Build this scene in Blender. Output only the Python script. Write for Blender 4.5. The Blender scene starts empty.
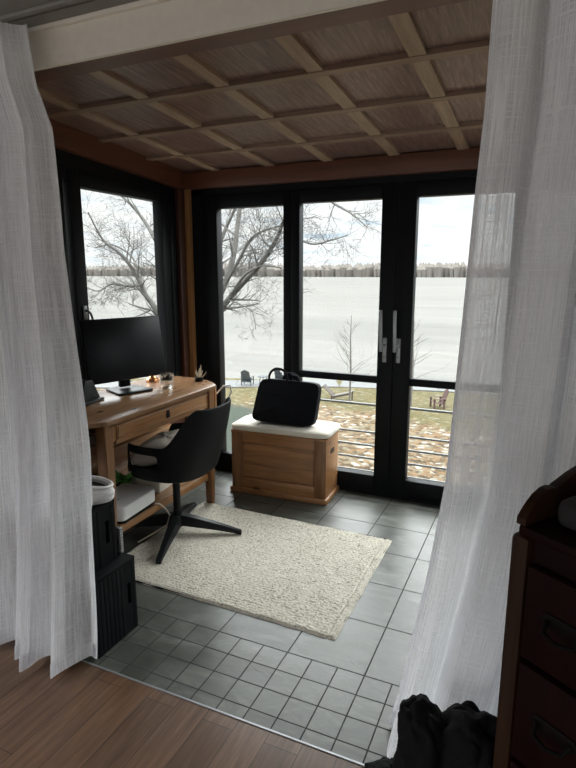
import bpy, bmesh, math, random
from mathutils import Vector, Matrix, Euler, noise
random.seed(7)
SC = bpy.context.scene
COL = SC.collection
PI = math.pi
def R(d): return math.radians(d)

# ------------------------------------------------------------ camera
YAW, PITCH, FOC, CH = 0.4264, 0.1978, 556.0, 1.42
cam_data = bpy.data.cameras.new('camera')
cam = bpy.data.objects.new('camera', cam_data); COL.objects.link(cam)
cam.location = (0, 0, CH)
cam.rotation_euler = (PI/2 - PITCH, 0, YAW)
cam_data.sensor_fit = 'VERTICAL'; cam_data.sensor_height = 24.0
cam_data.lens = FOC/768*24.0
cam_data.clip_start = 0.02; cam_data.clip_end = 4000
SC.camera = cam
SC.view_settings.view_transform = 'Standard'
SC.view_settings.look = 'None'
SC.view_settings.gamma = 1
SC.view_settings.use_curve_mapping = False
SC.view_settings.exposure = 1.0

def ray(px, py):
    cp, sp, cy, sy = math.cos(PITCH), math.sin(PITCH), math.cos(YAW), math.sin(YAW)
    f = Vector((-sy*cp, cy*cp, -sp)); r = Vector((cy, sy, 0)); u = r.cross(f)
    return f + r*((px-288)/FOC) - u*((py-384)/FOC)
def at_y(px, py, Y):
    d = ray(px, py); return Vector((0, 0, CH)) + d*(Y/d.y)
def at_z(px, py, Z):
    d = ray(px, py); return Vector((0, 0, CH)) + d*((Z-CH)/d.z)

# ------------------------------------------------------------ materials
class NT:
    def __init__(self, name):
        self.m = bpy.data.materials.new(name); self.m.use_nodes = True
        self.t = self.m.node_tree; self.t.nodes.clear()
        self.out = self.n('ShaderNodeOutputMaterial')
    def n(self, typ, **kw):
        nd = self.t.nodes.new(typ)
        for k, v in kw.items():
            if k.startswith('i_'):
                key = k[2:]
                key = int(key) if key.isdigit() else key.replace('_', ' ')
                nd.inputs[key].default_value = v
            else: setattr(nd, k, v)
        return nd
    def l(self, a, b): self.t.links.new(a, b)
    def coords(self, kind='Object', scale=(1,1,1), loc=(0,0,0), rot=(0,0,0)):
        tc = self.n('ShaderNodeTexCoord'); mp = self.n('ShaderNodeMapping')
        mp.inputs['Scale'].default_value = scale; mp.inputs['Location'].default_value = loc
        mp.inputs['Rotation'].default_value = rot
        self.l(tc.outputs[kind], mp.inputs[0]); return mp.outputs[0]
    def noise(self, co, scale, detail=3, rough=.55, dist=0):
        nd = self.n('ShaderNodeTexNoise'); self.l(co, nd.inputs['Vector'])
        nd.inputs['Scale'].default_value = scale; nd.inputs['Detail'].default_value = detail
        nd.inputs['Roughness'].default_value = rough; nd.inputs['Distortion'].default_value = dist
        return nd.outputs['Fac']
    def ramp(self, fac, stops):
        nd = self.n('ShaderNodeValToRGB'); self.l(fac, nd.inputs[0])
        e = nd.color_ramp.elements
        while len(e) < len(stops): e.new(.5)
        for q, (p, c) in zip(e, stops):
            q.position = p; q.color = (c[0], c[1], c[2], 1)
        return nd.outputs[0]
    def math(self, op, a, b=None, c=None):
        nd = self.n('ShaderNodeMath', operation=op)
        for i, v in enumerate((a, b, c)):
            if v is None: continue
            if isinstance(v, (int, float)): nd.inputs[i].default_value = v
            else: self.l(v, nd.inputs[i])
        return nd.outputs[0]
    def mix(self, fac, a, b, blend='MIX'):
        nd = self.n('ShaderNodeMix', data_type='RGBA', blend_type=blend)
        for k, v in ((0, fac), (6, a), (7, b)):
            if isinstance(v, (int, float)): nd.inputs[k].default_value = v
            elif isinstance(v, tuple): nd.inputs[k].default_value = (v[0], v[1], v[2], 1)
            else: self.l(v, nd.inputs[k])
        return nd.outputs[2]
    def bump(self, h, strength=.3, dist=.01):
        nd = self.n('ShaderNodeBump'); nd.inputs['Strength'].default_value = strength
        nd.inputs['Distance'].default_value = dist; self.l(h, nd.inputs['Height']); return nd.outputs[0]
    def bsdf(self, col, rough=.5, metal=0, normal=None, spec=.5, coat=0, sheen=0):
        b = self.n('ShaderNodeBsdfPrincipled')
        for k, v in (('Base Color', col), ('Roughness', rough), ('Metallic', metal)):
            if isinstance(v, tuple): b.inputs[k].default_value = (v[0], v[1], v[2], 1)
            elif isinstance(v, (int, float)): b.inputs[k].default_value = v
            else: self.l(v, b.inputs[k])
        b.inputs['Specular IOR Level'].default_value = spec
        b.inputs['Coat Weight'].default_value = coat
        b.inputs['Sheen Weight'].default_value = sheen
        if normal is not None: self.l(normal, b.inputs['Normal'])
        self.l(b.outputs[0], self.out.inputs[0]); return b

def plain(name, col, rough=.5, metal=0, var=.12, nscale=30, bump=.15, spec=.5, sheen=0, bd=.002):
    t = NT(name); co = t.coords()
    f = t.noise(co, nscale, 4)
    lo = tuple(c*(1-var) for c in col); hi = tuple(min(1, c*(1+var)) for c in col)
    c = t.ramp(f, [(.3, lo), (.7, hi)])
    t.bsdf(c, rough, metal, t.bump(f, bump, bd) if bump else None, spec, 0, sheen)
    return t.m

def wood(name, a, b, c, axis='x', scale=1.0, rough=.4, knots=True, spec=.5, coat=0, stretch=14, bs=.1):
    t = NT(name)
    s = {'x': (1.0, stretch, stretch), 'y': (stretch, 1.0, stretch), 'z': (stretch, stretch, 1.0)}[axis]
    co = t.coords(scale=tuple(q*scale for q in s))
    f = t.noise(co, 2.2, 5, .6, .6)
    f2 = t.noise(co, 9, 3, .5)
    fc = t.math('ADD', t.math('MULTIPLY', f, .75), t.math('MULTIPLY', f2, .25))
    col = t.ramp(fc, [(.30, a), (.5, b), (.72, c)])
    if knots:
        co2 = t.coords(scale=tuple(q**.28*scale for q in s))
        v = t.n('ShaderNodeTexVoronoi'); t.l(co2, v.inputs['Vector']); v.inputs['Scale'].default_value = 3.3
        k = t.ramp(v.outputs['Distance'], [(.06, (0,0,0)), (.14, (1,1,1))])
        col = t.mix(k, tuple(q*.35 for q in a), col)
    t.bsdf(col, rough, 0, t.bump(fc, bs, .002), spec, coat)
    return t.m

M = {}
M['frame'] = plain('black_window_frame', (.0045, .005, .0062), .5, var=.15, bump=.03, spec=.15)
M['black_plastic'] = plain('black_plastic', (.005, .0055, .0065), .42, bump=.05, spec=.2)
M['black_chair'] = plain('charcoal_plastic', (0.0045, .0052, .0062), .6, spec=.2, nscale=180, bump=.1, bd=.0006)
M['black_fabric'] = plain('black_fabric', (.0035, .004, .0062), .9, nscale=160, bump=.4, spec=.2)
M['puffy'] = plain('black_quilted_nylon', (.0018, .0018, .0022), .8, nscale=40, bump=.4, bd=.006, spec=.2)
M['screen'] = plain('dark_screen', (.007, .008, .010), .32, bump=0, spec=.2)
M['box_black'] = wood('black_stained_wood', (.0022,.0025,.003), (.0040,.0045,.0055), (.0065,.0075,.009), 'z', 1, .7, False, spec=.12)
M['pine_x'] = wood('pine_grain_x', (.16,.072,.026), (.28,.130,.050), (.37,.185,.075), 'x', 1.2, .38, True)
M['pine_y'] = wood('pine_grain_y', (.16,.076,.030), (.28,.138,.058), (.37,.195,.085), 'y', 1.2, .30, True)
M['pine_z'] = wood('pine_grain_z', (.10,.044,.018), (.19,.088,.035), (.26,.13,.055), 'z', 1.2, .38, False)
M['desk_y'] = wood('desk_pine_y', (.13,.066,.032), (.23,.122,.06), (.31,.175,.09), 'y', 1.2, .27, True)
M['trim_x'] = wood('red_brown_trim_x', (.07,.022,.010), (.11,.036,.016), (.15,.052,.022), 'x', .8, .5, False)
M['trim_y'] = wood('red_brown_trim_y', (.07,.022,.010), (.11,.036,.016), (.15,.052,.022), 'y', .8, .5, False)
M['trim_z'] = wood('lit_post_z', (.24,.11,.035), (.34,.17,.06), (.43,.23,.09), 'z', .8, .5, False)
M['post_shaded'] = wood('shaded_red_post', (.04,.013,.007), (.065,.023,.012), (.09,.034,.018), 'z', .8, .5, False)
M['beam_y'] = wood('ceiling_beam_y', (.22,.145,.095), (.32,.22,.145), (.42,.29,.20), 'y', 1, .5, False)
M['beam_x'] = wood('ceiling_beam_x', (.16,.10,.065), (.23,.15,.10), (.30,.20,.135), 'x', 1, .5, False)
M['panel'] = wood('ceiling_panel', (.085,.045,.038), (.17,.10,.080), (.31,.20,.165), 'y', 1.0, .42, False, stretch=36, bs=.5)
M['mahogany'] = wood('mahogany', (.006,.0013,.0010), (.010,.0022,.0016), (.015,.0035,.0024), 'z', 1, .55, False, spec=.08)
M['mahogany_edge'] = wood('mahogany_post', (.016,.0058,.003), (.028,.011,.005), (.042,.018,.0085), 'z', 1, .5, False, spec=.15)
M['cream'] = plain('cream_painted_wood', (.74,.68,.58), .5, var=.04, bump=.05)
M['cream_frame'] = plain('cream_window_frame', (.7,.66,.58), .5, bump=0)
M['room_ceiling'] = plain('grey_room_ceiling', (.24,.225,.205), .8, var=.05, bump=.05)
M['room_wall'] = plain('warm_white_wall', (.72,.73,.74), .85, var=.03, bump=.05)
M['dark_wall'] = plain('brown_wall_panel', (.10,.04,.02), .6, var=.2, bump=.1)
M['cushion'] = plain('cream_cushion', (.66,.62,.54), .9, nscale=220, var=.08, bump=.3)
M['grey_pillow'] = plain('taupe_pillow', (.42,.37,.32), .9, nscale=120, var=.12, bump=.3)
M['white_plastic'] = plain('white_plastic', (.86,.86,.85), .4, var=.02, bump=0)
M['white_cloth'] = plain('white_knit', (.74,.72,.70), .9, nscale=150, bump=.4)
M['maroon'] = plain('dark_maroon_lining', (.010,.004,.004), .85)
M['steel'] = plain('brushed_steel', (.33,.34,.35), .38, metal=.6, var=.05, bump=0)
M['steel_dark'] = plain('dull_steel', (.22,.22,.22), .4, metal=.8, bump=0)
M['copper'] = plain('polished_copper', (.75,.36,.17), .22, metal=1, var=.05, bump=0)
M['bronze'] = plain('antique_bronze', (.004,.0025,.002), .6, metal=0, spec=.12)
M['grey_pad'] = plain('charcoal_pad', (.020,.018,.018), .9, nscale=120, bump=.2)
M['leaf'] = plain('green_leaf', (.12,.42,.07), .5, var=.4, nscale=30)
M['leaf_dark'] = plain('dark_succulent', (.05,.06,.045), .6, var=.4)
M['reed'] = plain('pale_dried_reed', (.45,.38,.28), .8)
M['cable_w'] = plain('pale_cable', (.55,.50,.42), .5, bump=0)
M['cable_b'] = plain('black_cable', (.02,.02,.02), .5, bump=0)
M['rail'] = plain('galvanised_rail', (.20,.20,.19), .4, var=.05, bump=0)
M['red_chair'] = plain('weathered_red_wood', (.030,.009,.006), .8, var=.3)
M['blue_chair'] = plain('weathered_teal_wood', (.010,.015,.018), .8, var=.3)
M['brown_chair'] = plain('weathered_brown_wood', (.020,.012,.009), .8, var=.3)
M['pale_chair'] = plain('weathered_grey_wood', (.045,.038,.030), .8, var=.3)
M['bark'] = plain('grey_bark', (.042,.039,.035), .9, var=.25, nscale=6, bump=.6, bd=.02)
M['bark_light'] = plain('young_bark', (.06,.054,.048), .9, var=.2)
M['concrete'] = plain('concrete', (.045,.046,.046), .9, var=.15, nscale=2)
M['siding'] = plain('house_siding', (.25,.25,.24), .8)

def glass_mat():
    t = NT('window_glass')
    tr = t.n('ShaderNodeBsdfTransparent'); gl = t.n('ShaderNodeBsdfGlossy')
    tr.inputs[0].default_value = (.96, .975, .97, 1)
    gl.inputs['Roughness'].default_value = .0
    fr = t.n('ShaderNodeFresnel'); fr.inputs[0].default_value = 1.45
    mx = t.n('ShaderNodeMixShader'); ge = t.n('ShaderNodeNewGeometry'); t.l(t.math('MULTIPLY', t.math('MULTIPLY', fr.outputs[0], .8), t.math('SUBTRACT', 1.0, ge.outputs['Backfacing'])), mx.inputs[0])
    t.l(tr.outputs[0], mx.inputs[1]); t.l(gl.outputs[0], mx.inputs[2]); t.l(mx.outputs[0], t.out.inputs[0])
    return t.m
M['glass'] = glass_mat()

def linen():
    t = NT('sheer_linen')
    co = t.coords('UV')
    def thread(sx, sy, lo, hi):
        mp = t.n('ShaderNodeMapping'); t.l(co, mp.inputs[0]); mp.inputs['Scale'].default_value = (sx, sy, 1)
        f = t.noise(mp.outputs[0], 1.0, 4, .65)
        return t.math('SMOOTHSTEP', f, lo, hi) if False else t.ramp(f, [(lo, (0,0,0)), (hi, (1,1,1))])
    warp = thread(380, 5, .36, .64); weft = thread(10, 280, .44, .70)
    fine = thread(900, 60, .3, .7)
    w = t.math('MAXIMUM', warp, weft)
    w = t.math('ADD', t.math('MULTIPLY', w, .75), t.math('MULTIPLY', fine, .25))
    col = t.ramp(w, [(.1, (.85,.85,.87)), (.9, (.95,.95,.96))])
    df = t.n('ShaderNodeBsdfDiffuse'); tl = t.n('ShaderNodeBsdfTranslucent'); tr = t.n('ShaderNodeBsdfTransparent')
    t.l(col, df.inputs[0]); t.l(col, tl.inputs[0])
    bp = t.bump(w, .25, .002); t.l(bp, df.inputs['Normal'])
    m1 = t.n('ShaderNodeMixShader'); m1.inputs[0].default_value = .42
    t.l(df.outputs[0], m1.inputs[1]); t.l(tl.outputs[0], m1.inputs[2])
    m2 = t.n('ShaderNodeMixShader')
    fac = t.ramp(w, [(.05, (.66,)*3), (.72, (.96,)*3)])
    t.l(fac, m2.inputs[0]); t.l(tr.outputs[0], m2.inputs[1]); t.l(m1.outputs[0], m2.inputs[2])
    t.l(m2.outputs[0], t.out.inputs[0]); return t.m
M['linen'] = linen()

def tile_mat():
    t = NT('slate_tiles'); tc = t.n('ShaderNodeTexCoord'); sp = t.n('ShaderNodeSeparateXYZ')
    t.l(tc.outputs['Object'], sp.inputs[0])
    def grid(pitch, ox, oy, mortar):
        mp = t.n('ShaderNodeMapping'); t.l(tc.outputs['Object'], mp.inputs[0])
        mp.inputs['Location'].default_value = (-ox/pitch, -oy/pitch, 0); mp.inputs['Scale'].default_value = (1/pitch,)*3
        b = t.n('ShaderNodeTexBrick'); b.offset = 0; b.squash = 1
        t.l(mp.outputs[0], b.inputs['Vector'])
        b.inputs['Scale'].default_value = 1; b.inputs['Brick Width'].default_value = 1; b.inputs['Row Height'].default_value = 1
        b.inputs['Mortar Size'].default_value = mortar; b.inputs['Mortar Smooth'].default_value = .2
        b.inputs['Color1'].default_value = (.25,)*3+(1,); b.inputs['Color2'].default_value = (.85,)*3+(1,)
        b.inputs['Mortar'].default_value = (0,0,0,1)
        return b
    big = grid(.3035, -.4745, 1.7085, .009); sm = grid(.1012, -.4745, 1.7085, .024)
    sel = t.math('GREATER_THAN', sp.outputs[1], 1.7085)
    val = t.mix(sel, sm.outputs[0], big.outputs[0]); mor = t.mix(sel, sm.outputs[1], big.outputs[1])
    mps = t.n('ShaderNodeMapping'); t.l(tc.outputs['Object'], mps.inputs[0]); mps.inputs['Rotation'].default_value = (0,0,.5); mps.inputs['Scale'].default_value = (1, 2.6, 1)
    nz = t.noise(mps.outputs[0], 6, 6, .62, .7)
    base = t.ramp(nz, [(.25, (.041,.043,.035)), (.5, (.085,.089,.074)), (.66, (.135,.140,.119)), (.8, (.24,.245,.21))])
    base = t.mix(.6, base, t.mix(1.0, base, val, 'MULTIPLY'))
    col = t.mix(mor, base, (.014,.014,.014))
    h = t.math('SUBTRACT', t.math('MULTIPLY', nz, .35), mor)
    rg = t.mix(mor, t.ramp(nz, [(.3, (.32,)*3), (.7, (.48,)*3)]), (.95,.95,.95))
    t.bsdf(col, rg, 0, t.bump(h, .55, .004), .62)
    return t.m
M['tile'] = tile_mat()

def plank_mat():
    t = NT('dark_hardwood_planks'); tc = t.n('ShaderNodeTexCoord')
    mp = t.n('ShaderNodeMapping'); t.l(tc.outputs['Object'], mp.inputs[0])
    mp.inputs['Rotation'].default_value = (0, 0, PI/2)
    b = t.n('ShaderNodeTexBrick'); t.l(mp.outputs[0], b.inputs['Vector']); b.offset = .37; b.offset_frequency = 2
    b.inputs['Scale'].default_value = 1; b.inputs['Brick Width'].default_value = .95; b.inputs['Row Height'].default_value = .112
    b.inputs['Mortar Size'].default_value = .0012; b.inputs['Mortar Smooth'].default_value = .1
    b.inputs['Color1'].default_value = (.3,.3,.3,1); b.inputs['Color2'].default_value = (1,1,1,1); b.inputs['Mortar'].default_value = (.05,.05,.05,1)
    co = t.coords(scale=(24, 1.6, 1)); f = t.noise(co, 2.5, 5, .65, .5)
    base = t.ramp(f, [(.3, (.080,.042,.026)), (.55, (.140,.078,.046)), (.8, (.22,.128,.078))])
    col = t.mix(.5, base, t.mix(1, base, b.outputs[0], 'MULTIPLY'))
    col = t.mix(b.outputs[1], col, (.012,.006,.004))
    t.bsdf(col, .30, 0, t.bump(t.math('SUBTRACT', t.math('MULTIPLY', f, .15), b.outputs[1]), .3, .002), .5)
    return t.m
M['plank'] = plank_mat()

def rug_mat():
    t = NT('chunky_wool'); co = t.coords()
    f = t.noise(co, 110, 4, .7); g = t.noise(co, 14, 2)
    sp = t.noise(co, 75, 1)
    c = t.ramp(f, [(.3, (.35,.318,.258)), (.55, (.56,.515,.42)), (.75, (.70,.65,.55))])
    c = t.mix(t.ramp(sp, [(.62, (0,0,0)), (.70, (.8,)*3)]), c, (.13,.12,.10))
    c = t.mix(.25, c, t.ramp(g, [(.3, (.45,.43,.38)), (.7, (.72,.70,.64))]))
    t.bsdf(c, .95, 0, t.bump(f, .8, .006), .1); return t.m
M['rug'] = rug_mat()

def ground_mat():
    t = NT('lakeside_ground'); tc = t.n('ShaderNodeTexCoord'); sp = t.n('ShaderNodeSeparateXYZ'); t.l(tc.outputs['Object'], sp.inputs[0])
    co = t.coords()
    big = t.noise(co, .35, 3); fine = t.noise(co, 7, 6, .9); mid = t.noise(co, 1.6, 4, .7)
    grass = t.ramp(fine, [(.3, (.022,.021,.007)), (.5, (.042,.037,.014)), (.7, (.062,.054,.026))])
    mulch = t.ramp(t.math('ADD', t.math('MULTIPLY', fine, .65), t.math('MULTIPLY', mid, .35)), [(.38, (.006,.005,.004)), (.46, (.048,.028,.013)), (.54, (.078,.055,.033)), (.60, (.15,.14,.125))])
    vo = t.n('ShaderNodeTexVoronoi'); t.l(co, vo.inputs['Vector']); vo.inputs['Scale'].default_value = 5.5
    sx = t.n('ShaderNodeSeparateColor'); t.l(vo.outputs['Color'], sx.inputs[0])
    cells = t.ramp(sx.outputs[0], [(.10, (.012,.010,.006)), (.30, (.045,.030,.016)), (.5, (.075,.043,.020)), (.72, (.085,.066,.042)), (.86, (.065,.062,.045)), (.95, (.17,.165,.15))])
    mulch = t.mix(.72, mulch, cells); grass = t.mix(.22, grass, cells)
    # boundary: further than ~25.5 m from the house is lawn (wavy)
    b = t.math('ADD', sp.outputs[1], t.math('MULTIPLY', t.math('SUBTRACT', big, .5), 7.0))
    b = t.math('ADD', b, t.math('MULTIPLY', t.math('SUBTRACT', mid, .5), 3.0))
    k = t.ramp(t.math('MULTIPLY', t.math('SUBTRACT', b, 23.8), .5), [(0, (0,0,0)), (1, (1,1,1))])
    c = t.mix(k, mulch, grass)
    # grey-green patch of ground by the left bank
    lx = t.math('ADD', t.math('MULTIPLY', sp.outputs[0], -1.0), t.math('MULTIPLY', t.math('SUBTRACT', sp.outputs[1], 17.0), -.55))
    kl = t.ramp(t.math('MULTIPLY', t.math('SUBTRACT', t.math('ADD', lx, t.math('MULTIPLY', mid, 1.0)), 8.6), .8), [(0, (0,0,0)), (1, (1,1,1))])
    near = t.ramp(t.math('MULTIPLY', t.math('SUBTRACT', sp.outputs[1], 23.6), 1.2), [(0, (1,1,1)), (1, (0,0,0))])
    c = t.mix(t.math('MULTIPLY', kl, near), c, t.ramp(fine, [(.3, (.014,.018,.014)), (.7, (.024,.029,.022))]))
    t.bsdf(c, .95, 0, t.bump(fine, .5, .05), .1); return t.m
M['ground'] = ground_mat()

def water_mat():
    t = NT('pale_lake'); co = t.coords(scale=(.07, .9, 1)); f = t.noise(co, .9, 6, .8, .5); g = t.noise(co, .08, 4, .6)
    c = t.ramp(t.math('ADD', t.math('MULTIPLY', f, .5), t.math('MULTIPLY', g, .5)), [(.36, (.050,.049,.045)), (.50, (.066,.064,.059)), (.64, (.082,.080,.073))])
    df = t.n('ShaderNodeBsdfDiffuse'); t.l(c, df.inputs[0]); gl = t.n('ShaderNodeBsdfGlossy'); gl.inputs['Roughness'].default_value = .3
    bp = t.bump(f, .5, .3); t.l(bp, df.inputs['Normal']); t.l(bp, gl.inputs['Normal'])
    mx = t.n('ShaderNodeMixShader'); mx.inputs[0].default_value = .05; t.l(df.outputs[0], mx.inputs[1]); t.l(gl.outputs[0], mx.inputs[2]); t.l(mx.outputs[0], t.out.inputs[0]); return t.m
M['water'] = water_mat()
def far_mat():
    t = NT('far_woods'); co = t.coords(scale=(1, 1, .35)); f = t.noise(co, .08, 4, .7)
    t.bsdf(t.ramp(f, [(.3, (.085,.077,.069)), (.6, (.105,.096,.087)), (.75, (.125,.117,.108))]), 1, 0, None, 0); return t.m
M['far'] = far_mat()

# ------------------------------------------------------------ geometry helpers
class MB:
    def __init__(self): self.bm = bmesh.new()
    def box(self, c, s, rz=0, rx=0, ry=0, bev=0, seg=2):
        b2 = bmesh.new(); bmesh.ops.create_cube(b2, size=1)
        bmesh.ops.scale(b2, vec=s, verts=b2.verts)
        if bev: bmesh.ops.bevel(b2, geom=list(b2.edges), offset=min(bev, min(s)*.45), segments=seg, profile=.5, affect='EDGES')
        m = Matrix.Translation(c) @ Euler((rx, ry, rz)).to_matrix().to_4x4()
        bmesh.ops.transform(b2, matrix=m, verts=b2.verts); self._join(b2); return self
    def _join(self, b2):
        me = bpy.data.meshes.new('tmp'); b2.to_mesh(me); b2.free(); self.bm.from_mesh(me); bpy.data.meshes.remove(me)
    def span(self, a, b, bev=0):
        a, b = Vector(a), Vector(b); s = b-a
        return self.box((a+b)/2, (abs(s.x), abs(s.y), abs(s.z)), bev=bev)
    def tube(self, pts, r, n=8, cap=True, closed=False):
        pts = [Vector(p) for p in pts]; k = len(pts)
        rs = r if isinstance(r, (list, tuple)) else [r]*k
        rings = []; up = Vector((0,0,1))
        prev = None
        for i, p in enumerate(pts):
            if closed: t = pts[(i+1) % k]-pts[i-1]
            else: t = (pts[min(i+1, k-1)]-pts[max(i-1, 0)])
            t.normalize()
            if prev is None:
                ref = up if abs(t.z) < .9 else Vector((1,0,0)); a = t.cross(ref).normalized()
            else:
                a = prev - t*prev.dot(t)
                a = a.normalized() if a.length > 1e-6 else t.cross(up).normalized()
            prev = a; b = t.cross(a)
            rings.append([self.bm.verts.new(p+(a*math.cos(2*PI*j/n)+b*math.sin(2*PI*j/n))*rs[i]) for j in range(n)])
        m = k if closed else k-1
        for i in range(m):
            A, B = rings[i], rings[(i+1) % k]
            for j in range(n): self.bm.faces.new((A[j], A[(j+1) % n], B[(j+1) % n], B[j]))
        if cap and not closed:
            self.bm.faces.new(list(reversed(rings[0]))); self.bm.faces.new(rings[-1])
        return self
    def lathe(self, prof, c=(0,0,0), n=24):
        c = Vector(c); rings = []
        for r, z in prof:
            if r < 1e-5: rings.append([self.bm.verts.new(c+Vector((0,0,z)))])
            else: rings.append([self.bm.verts.new(c+Vector((r*math.cos(2*PI*j/n), r*math.sin(2*PI*j/n), z))) for j in range(n)])
        for A, B in zip(rings, rings[1:]):
            for j in range(n):
                a0, a1 = A[j % len(A)], A[(j+1) % len(A)]; b0, b1 = B[j % len(B)], B[(j+1) % len(B)]
                vs = []
                for v in (a0, a1, b1, b0):
                    if v not in vs: vs.append(v)
                if len(vs) > 2: self.bm.faces.new(vs)
        return self
    def prism(self, poly, z0, z1, bev=0, mat=None):
        b2 = bmesh.new()
        lo = [b2.verts.new((x, y, z0)) for x, y in poly]; hi = [b2.verts.new((x, y, z1)) for x, y in poly]
        n = len(poly); b2.faces.new(list(reversed(lo))); b2.faces.new(hi)
        for i in range(n): b2.faces.new((lo[i], lo[(i+1) % n], hi[(i+1) % n], hi[i]))
        bmesh.ops.recalc_face_normals(b2, faces=b2.faces)
        if bev: bmesh.ops.bevel(b2, geom=list(b2.edges), offset=bev, segments=2, profile=.5, affect='EDGES')
        if mat is not None: bmesh.ops.transform(b2, matrix=mat, verts=b2.verts)
        self._join(b2); return self
    def grid(self, f, nu, nv, closed_u=False, uvs=None, skip=None):
        V = [[self.bm.verts.new(f(i/(nu if closed_u else nu-1), j/(nv-1))) for j in range(nv)] for i in range(nu)]
        ul = self.bm.loops.layers.uv.verify() if uvs else None
        for i in range(nu if closed_u else nu-1):
            for j in range(nv-1):
                if skip and skip((i+.5)/nu, (j+.5)/(nv-1)): continue
                i2 = (i+1) % nu
                fc = self.bm.faces.new((V[i][j], V[i2][j], V[i2][j+1], V[i][j+1]))
                if uvs:
                    for lp, (a, b) in zip(fc.loops, ((i,j),(i+1,j),(i+1,j+1),(i,j+1))):
                        lp[ul].uv = uvs(a/(nu-1), b/(nv-1))
        return self
    def build(self, name, m, parent=None, smooth=True, solid=0, sub=0, loc=None, off=-1):
        bmesh.ops.recalc_face_normals(self.bm, faces=self.bm.faces)
        me = bpy.data.meshes.new(name); self.bm.to_mesh(me); self.bm.free()
        o = bpy.data.objects.new(name, me); COL.objects.link(o)
        me.materials.append(M[m] if isinstance(m, str) else m)
        if smooth:
            for p in me.polygons: p.use_smooth = True
            if not (solid or sub): me.set_sharp_from_angle(angle=R(35))
        if solid:
            md = o.modifiers.new('s', 'SOLIDIFY'); md.thickness = solid; md.offset = off
        if sub:
            md = o.modifiers.new('u', 'SUBSURF'); md.levels = sub; md.render_levels = sub
        if parent: o.parent = parent
        if loc: o.location = loc
        return o

def tag(o, label=None, cat=None, group=None, kind=None):
    if label: o['label'] = label
    if cat: o['category'] = cat
    if group: o['group'] = group
    if kind: o['kind'] = kind
    return o
def thing(name, label, cat, loc=(0,0,0), rz=0, group=None):
    o = bpy.data.objects.new(name, None); COL.objects.link(o); o.empty_display_size = .1
    o.location = loc; o.rotation_euler = (0, 0, rz); return tag(o, label, cat, group)
def struct(name, mb, m, parent=None, **k):
    o = mb.build(name, m, parent, **k); o['kind'] = 'structure'; return o
def dup(o, parent=None):
    kids = list(o.children); c = o.copy(); COL.objects.link(c)
    if parent is not None: c.parent = parent
    for k in kids: dup(k, c)
    return c

# ------------------------------------------------------------ ROOM SHELL
XL, XR, YB = -2.30, .65, 3.33       # left window wall, right wall, door wall (inner faces)
YT = 1.353                           # threshold
struct('floor', MB().span((XL-.10, YT, -.10), (XR+.10, YB+.10, 0)), 'tile')
struct('floor', MB().span((-3.6, -3.2, -.10), (2.6, YT-.006, -.0005)), 'plank')
struct('trim_1', MB().span((XL, YT-.006, -.05), (XR, YT, .0025)), 'steel')
# ceiling panels (sloping gently towards the lake) with battens
SL = -.064
def zc(y): return 2.066 + .064*(3.33-y)
def slope_box(x0, x1, y0, y1, z0, z1):
    mb = MB(); lo = []; hi = []
    for (x, y) in ((x0,y0),(x1,y0),(x1,y1),(x0,y1)):
        lo.append(mb.bm.verts.new((x, y, zc(y)+z0))); hi.append(mb.bm.verts.new((x, y, zc(y)+z1)))
    mb.bm.faces.new(list(reversed(lo))); mb.bm.faces.new(hi)
    for i in range(4): mb.bm.faces.new((lo[i], lo[(i+1) % 4], hi[(i+1) % 4], hi[i]))
    return mb
struct('ceiling', slope_box(XL-.08, XR+.08, 1.44, YB+.08, .015, .10), 'panel', smooth=False)
n = 2
bx_ = [-2.01, -1.618, -1.23, -.832, -.457, -.07, .32]
by_ = [1.70, 2.10, 2.505, 2.91]
for x in bx_:
    struct('trim_%d' % n, slope_box(x-.030, x+.030, 1.445, YB-.02, .0, .0155), 'beam_y', smooth=False); n += 1
for y in by_:
    w = .022 if y != 1.70 else .03
    struct('trim_%d' % n, slope_box(XL, XR, y-w, y+w, -.003, .0155), 'beam_x' if y != 1.70 else 'trim_x', smooth=False); n += 1
# red-brown fascia around the ceiling
struct('trim_%d' % n, MB().span((XL, YB-.045, 1.968), (XR, YB+.02, 2.075), .003), 'trim_x'); n += 1
o = slope_box(XL-.02, XL+.045, 1.45, YB-.045, -.10, .03); struct('trim_%d' % n, o, 'trim_y', smooth=False); n += 1
o = slope_box(XR-.045, XR+.02, 1.45, YB-.045, -.10, .03); struct('trim_%d' % n, o, 'trim_y', smooth=False); n += 1
# cream header board between the room and the sunroom, with cap moulding
struct('trim_%d' % n, MB().span((-3.6, 1.40, 2.043), (2.6, 1.414, 2.20)), 'cream'); n += 1
struct('trim_%d' % n, MB().span((-3.6, 1.385, 2.142), (2.6, 1.402, 2.156), .003), 'cream'); n += 1
struct('trim_%d' % n, MB().span((XL, 1.414, 2.045), (XR, 1.50, 2.20)), 'trim_x'); n += 1
# the room ceiling and its edge strip
struct('ceiling', MB().span((-3.6, -3.2, 2.158), (2.6, 1.333, 2.26)), 'room_ceiling')
struct('trim_%d' % n, MB().span((-3.6, 1.337, 2.154), (2.6, 1.45, 2.26)), 'room_ceiling'); n += 1
# reddish timber corner posts; the left one's lit and shaded faces are painted in
struct('trim_%d' % n, MB().span((XL-.03, YB-.10, 0), (XL+.030, YB+.02, 2.0), .004), 'post_shaded'); n += 1
struct('trim_%d' % n, MB().span((XL+.030, YB-.035, 0), (XL+.066, YB+.01, 1.975), .003), 'trim_z'); n += 1
struct('trim_%d' % n, MB().span((XR-.055, YB-.09, 0), (XR+.03, YB+.02, 2.0), .004), 'trim_z'); n += 1
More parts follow.
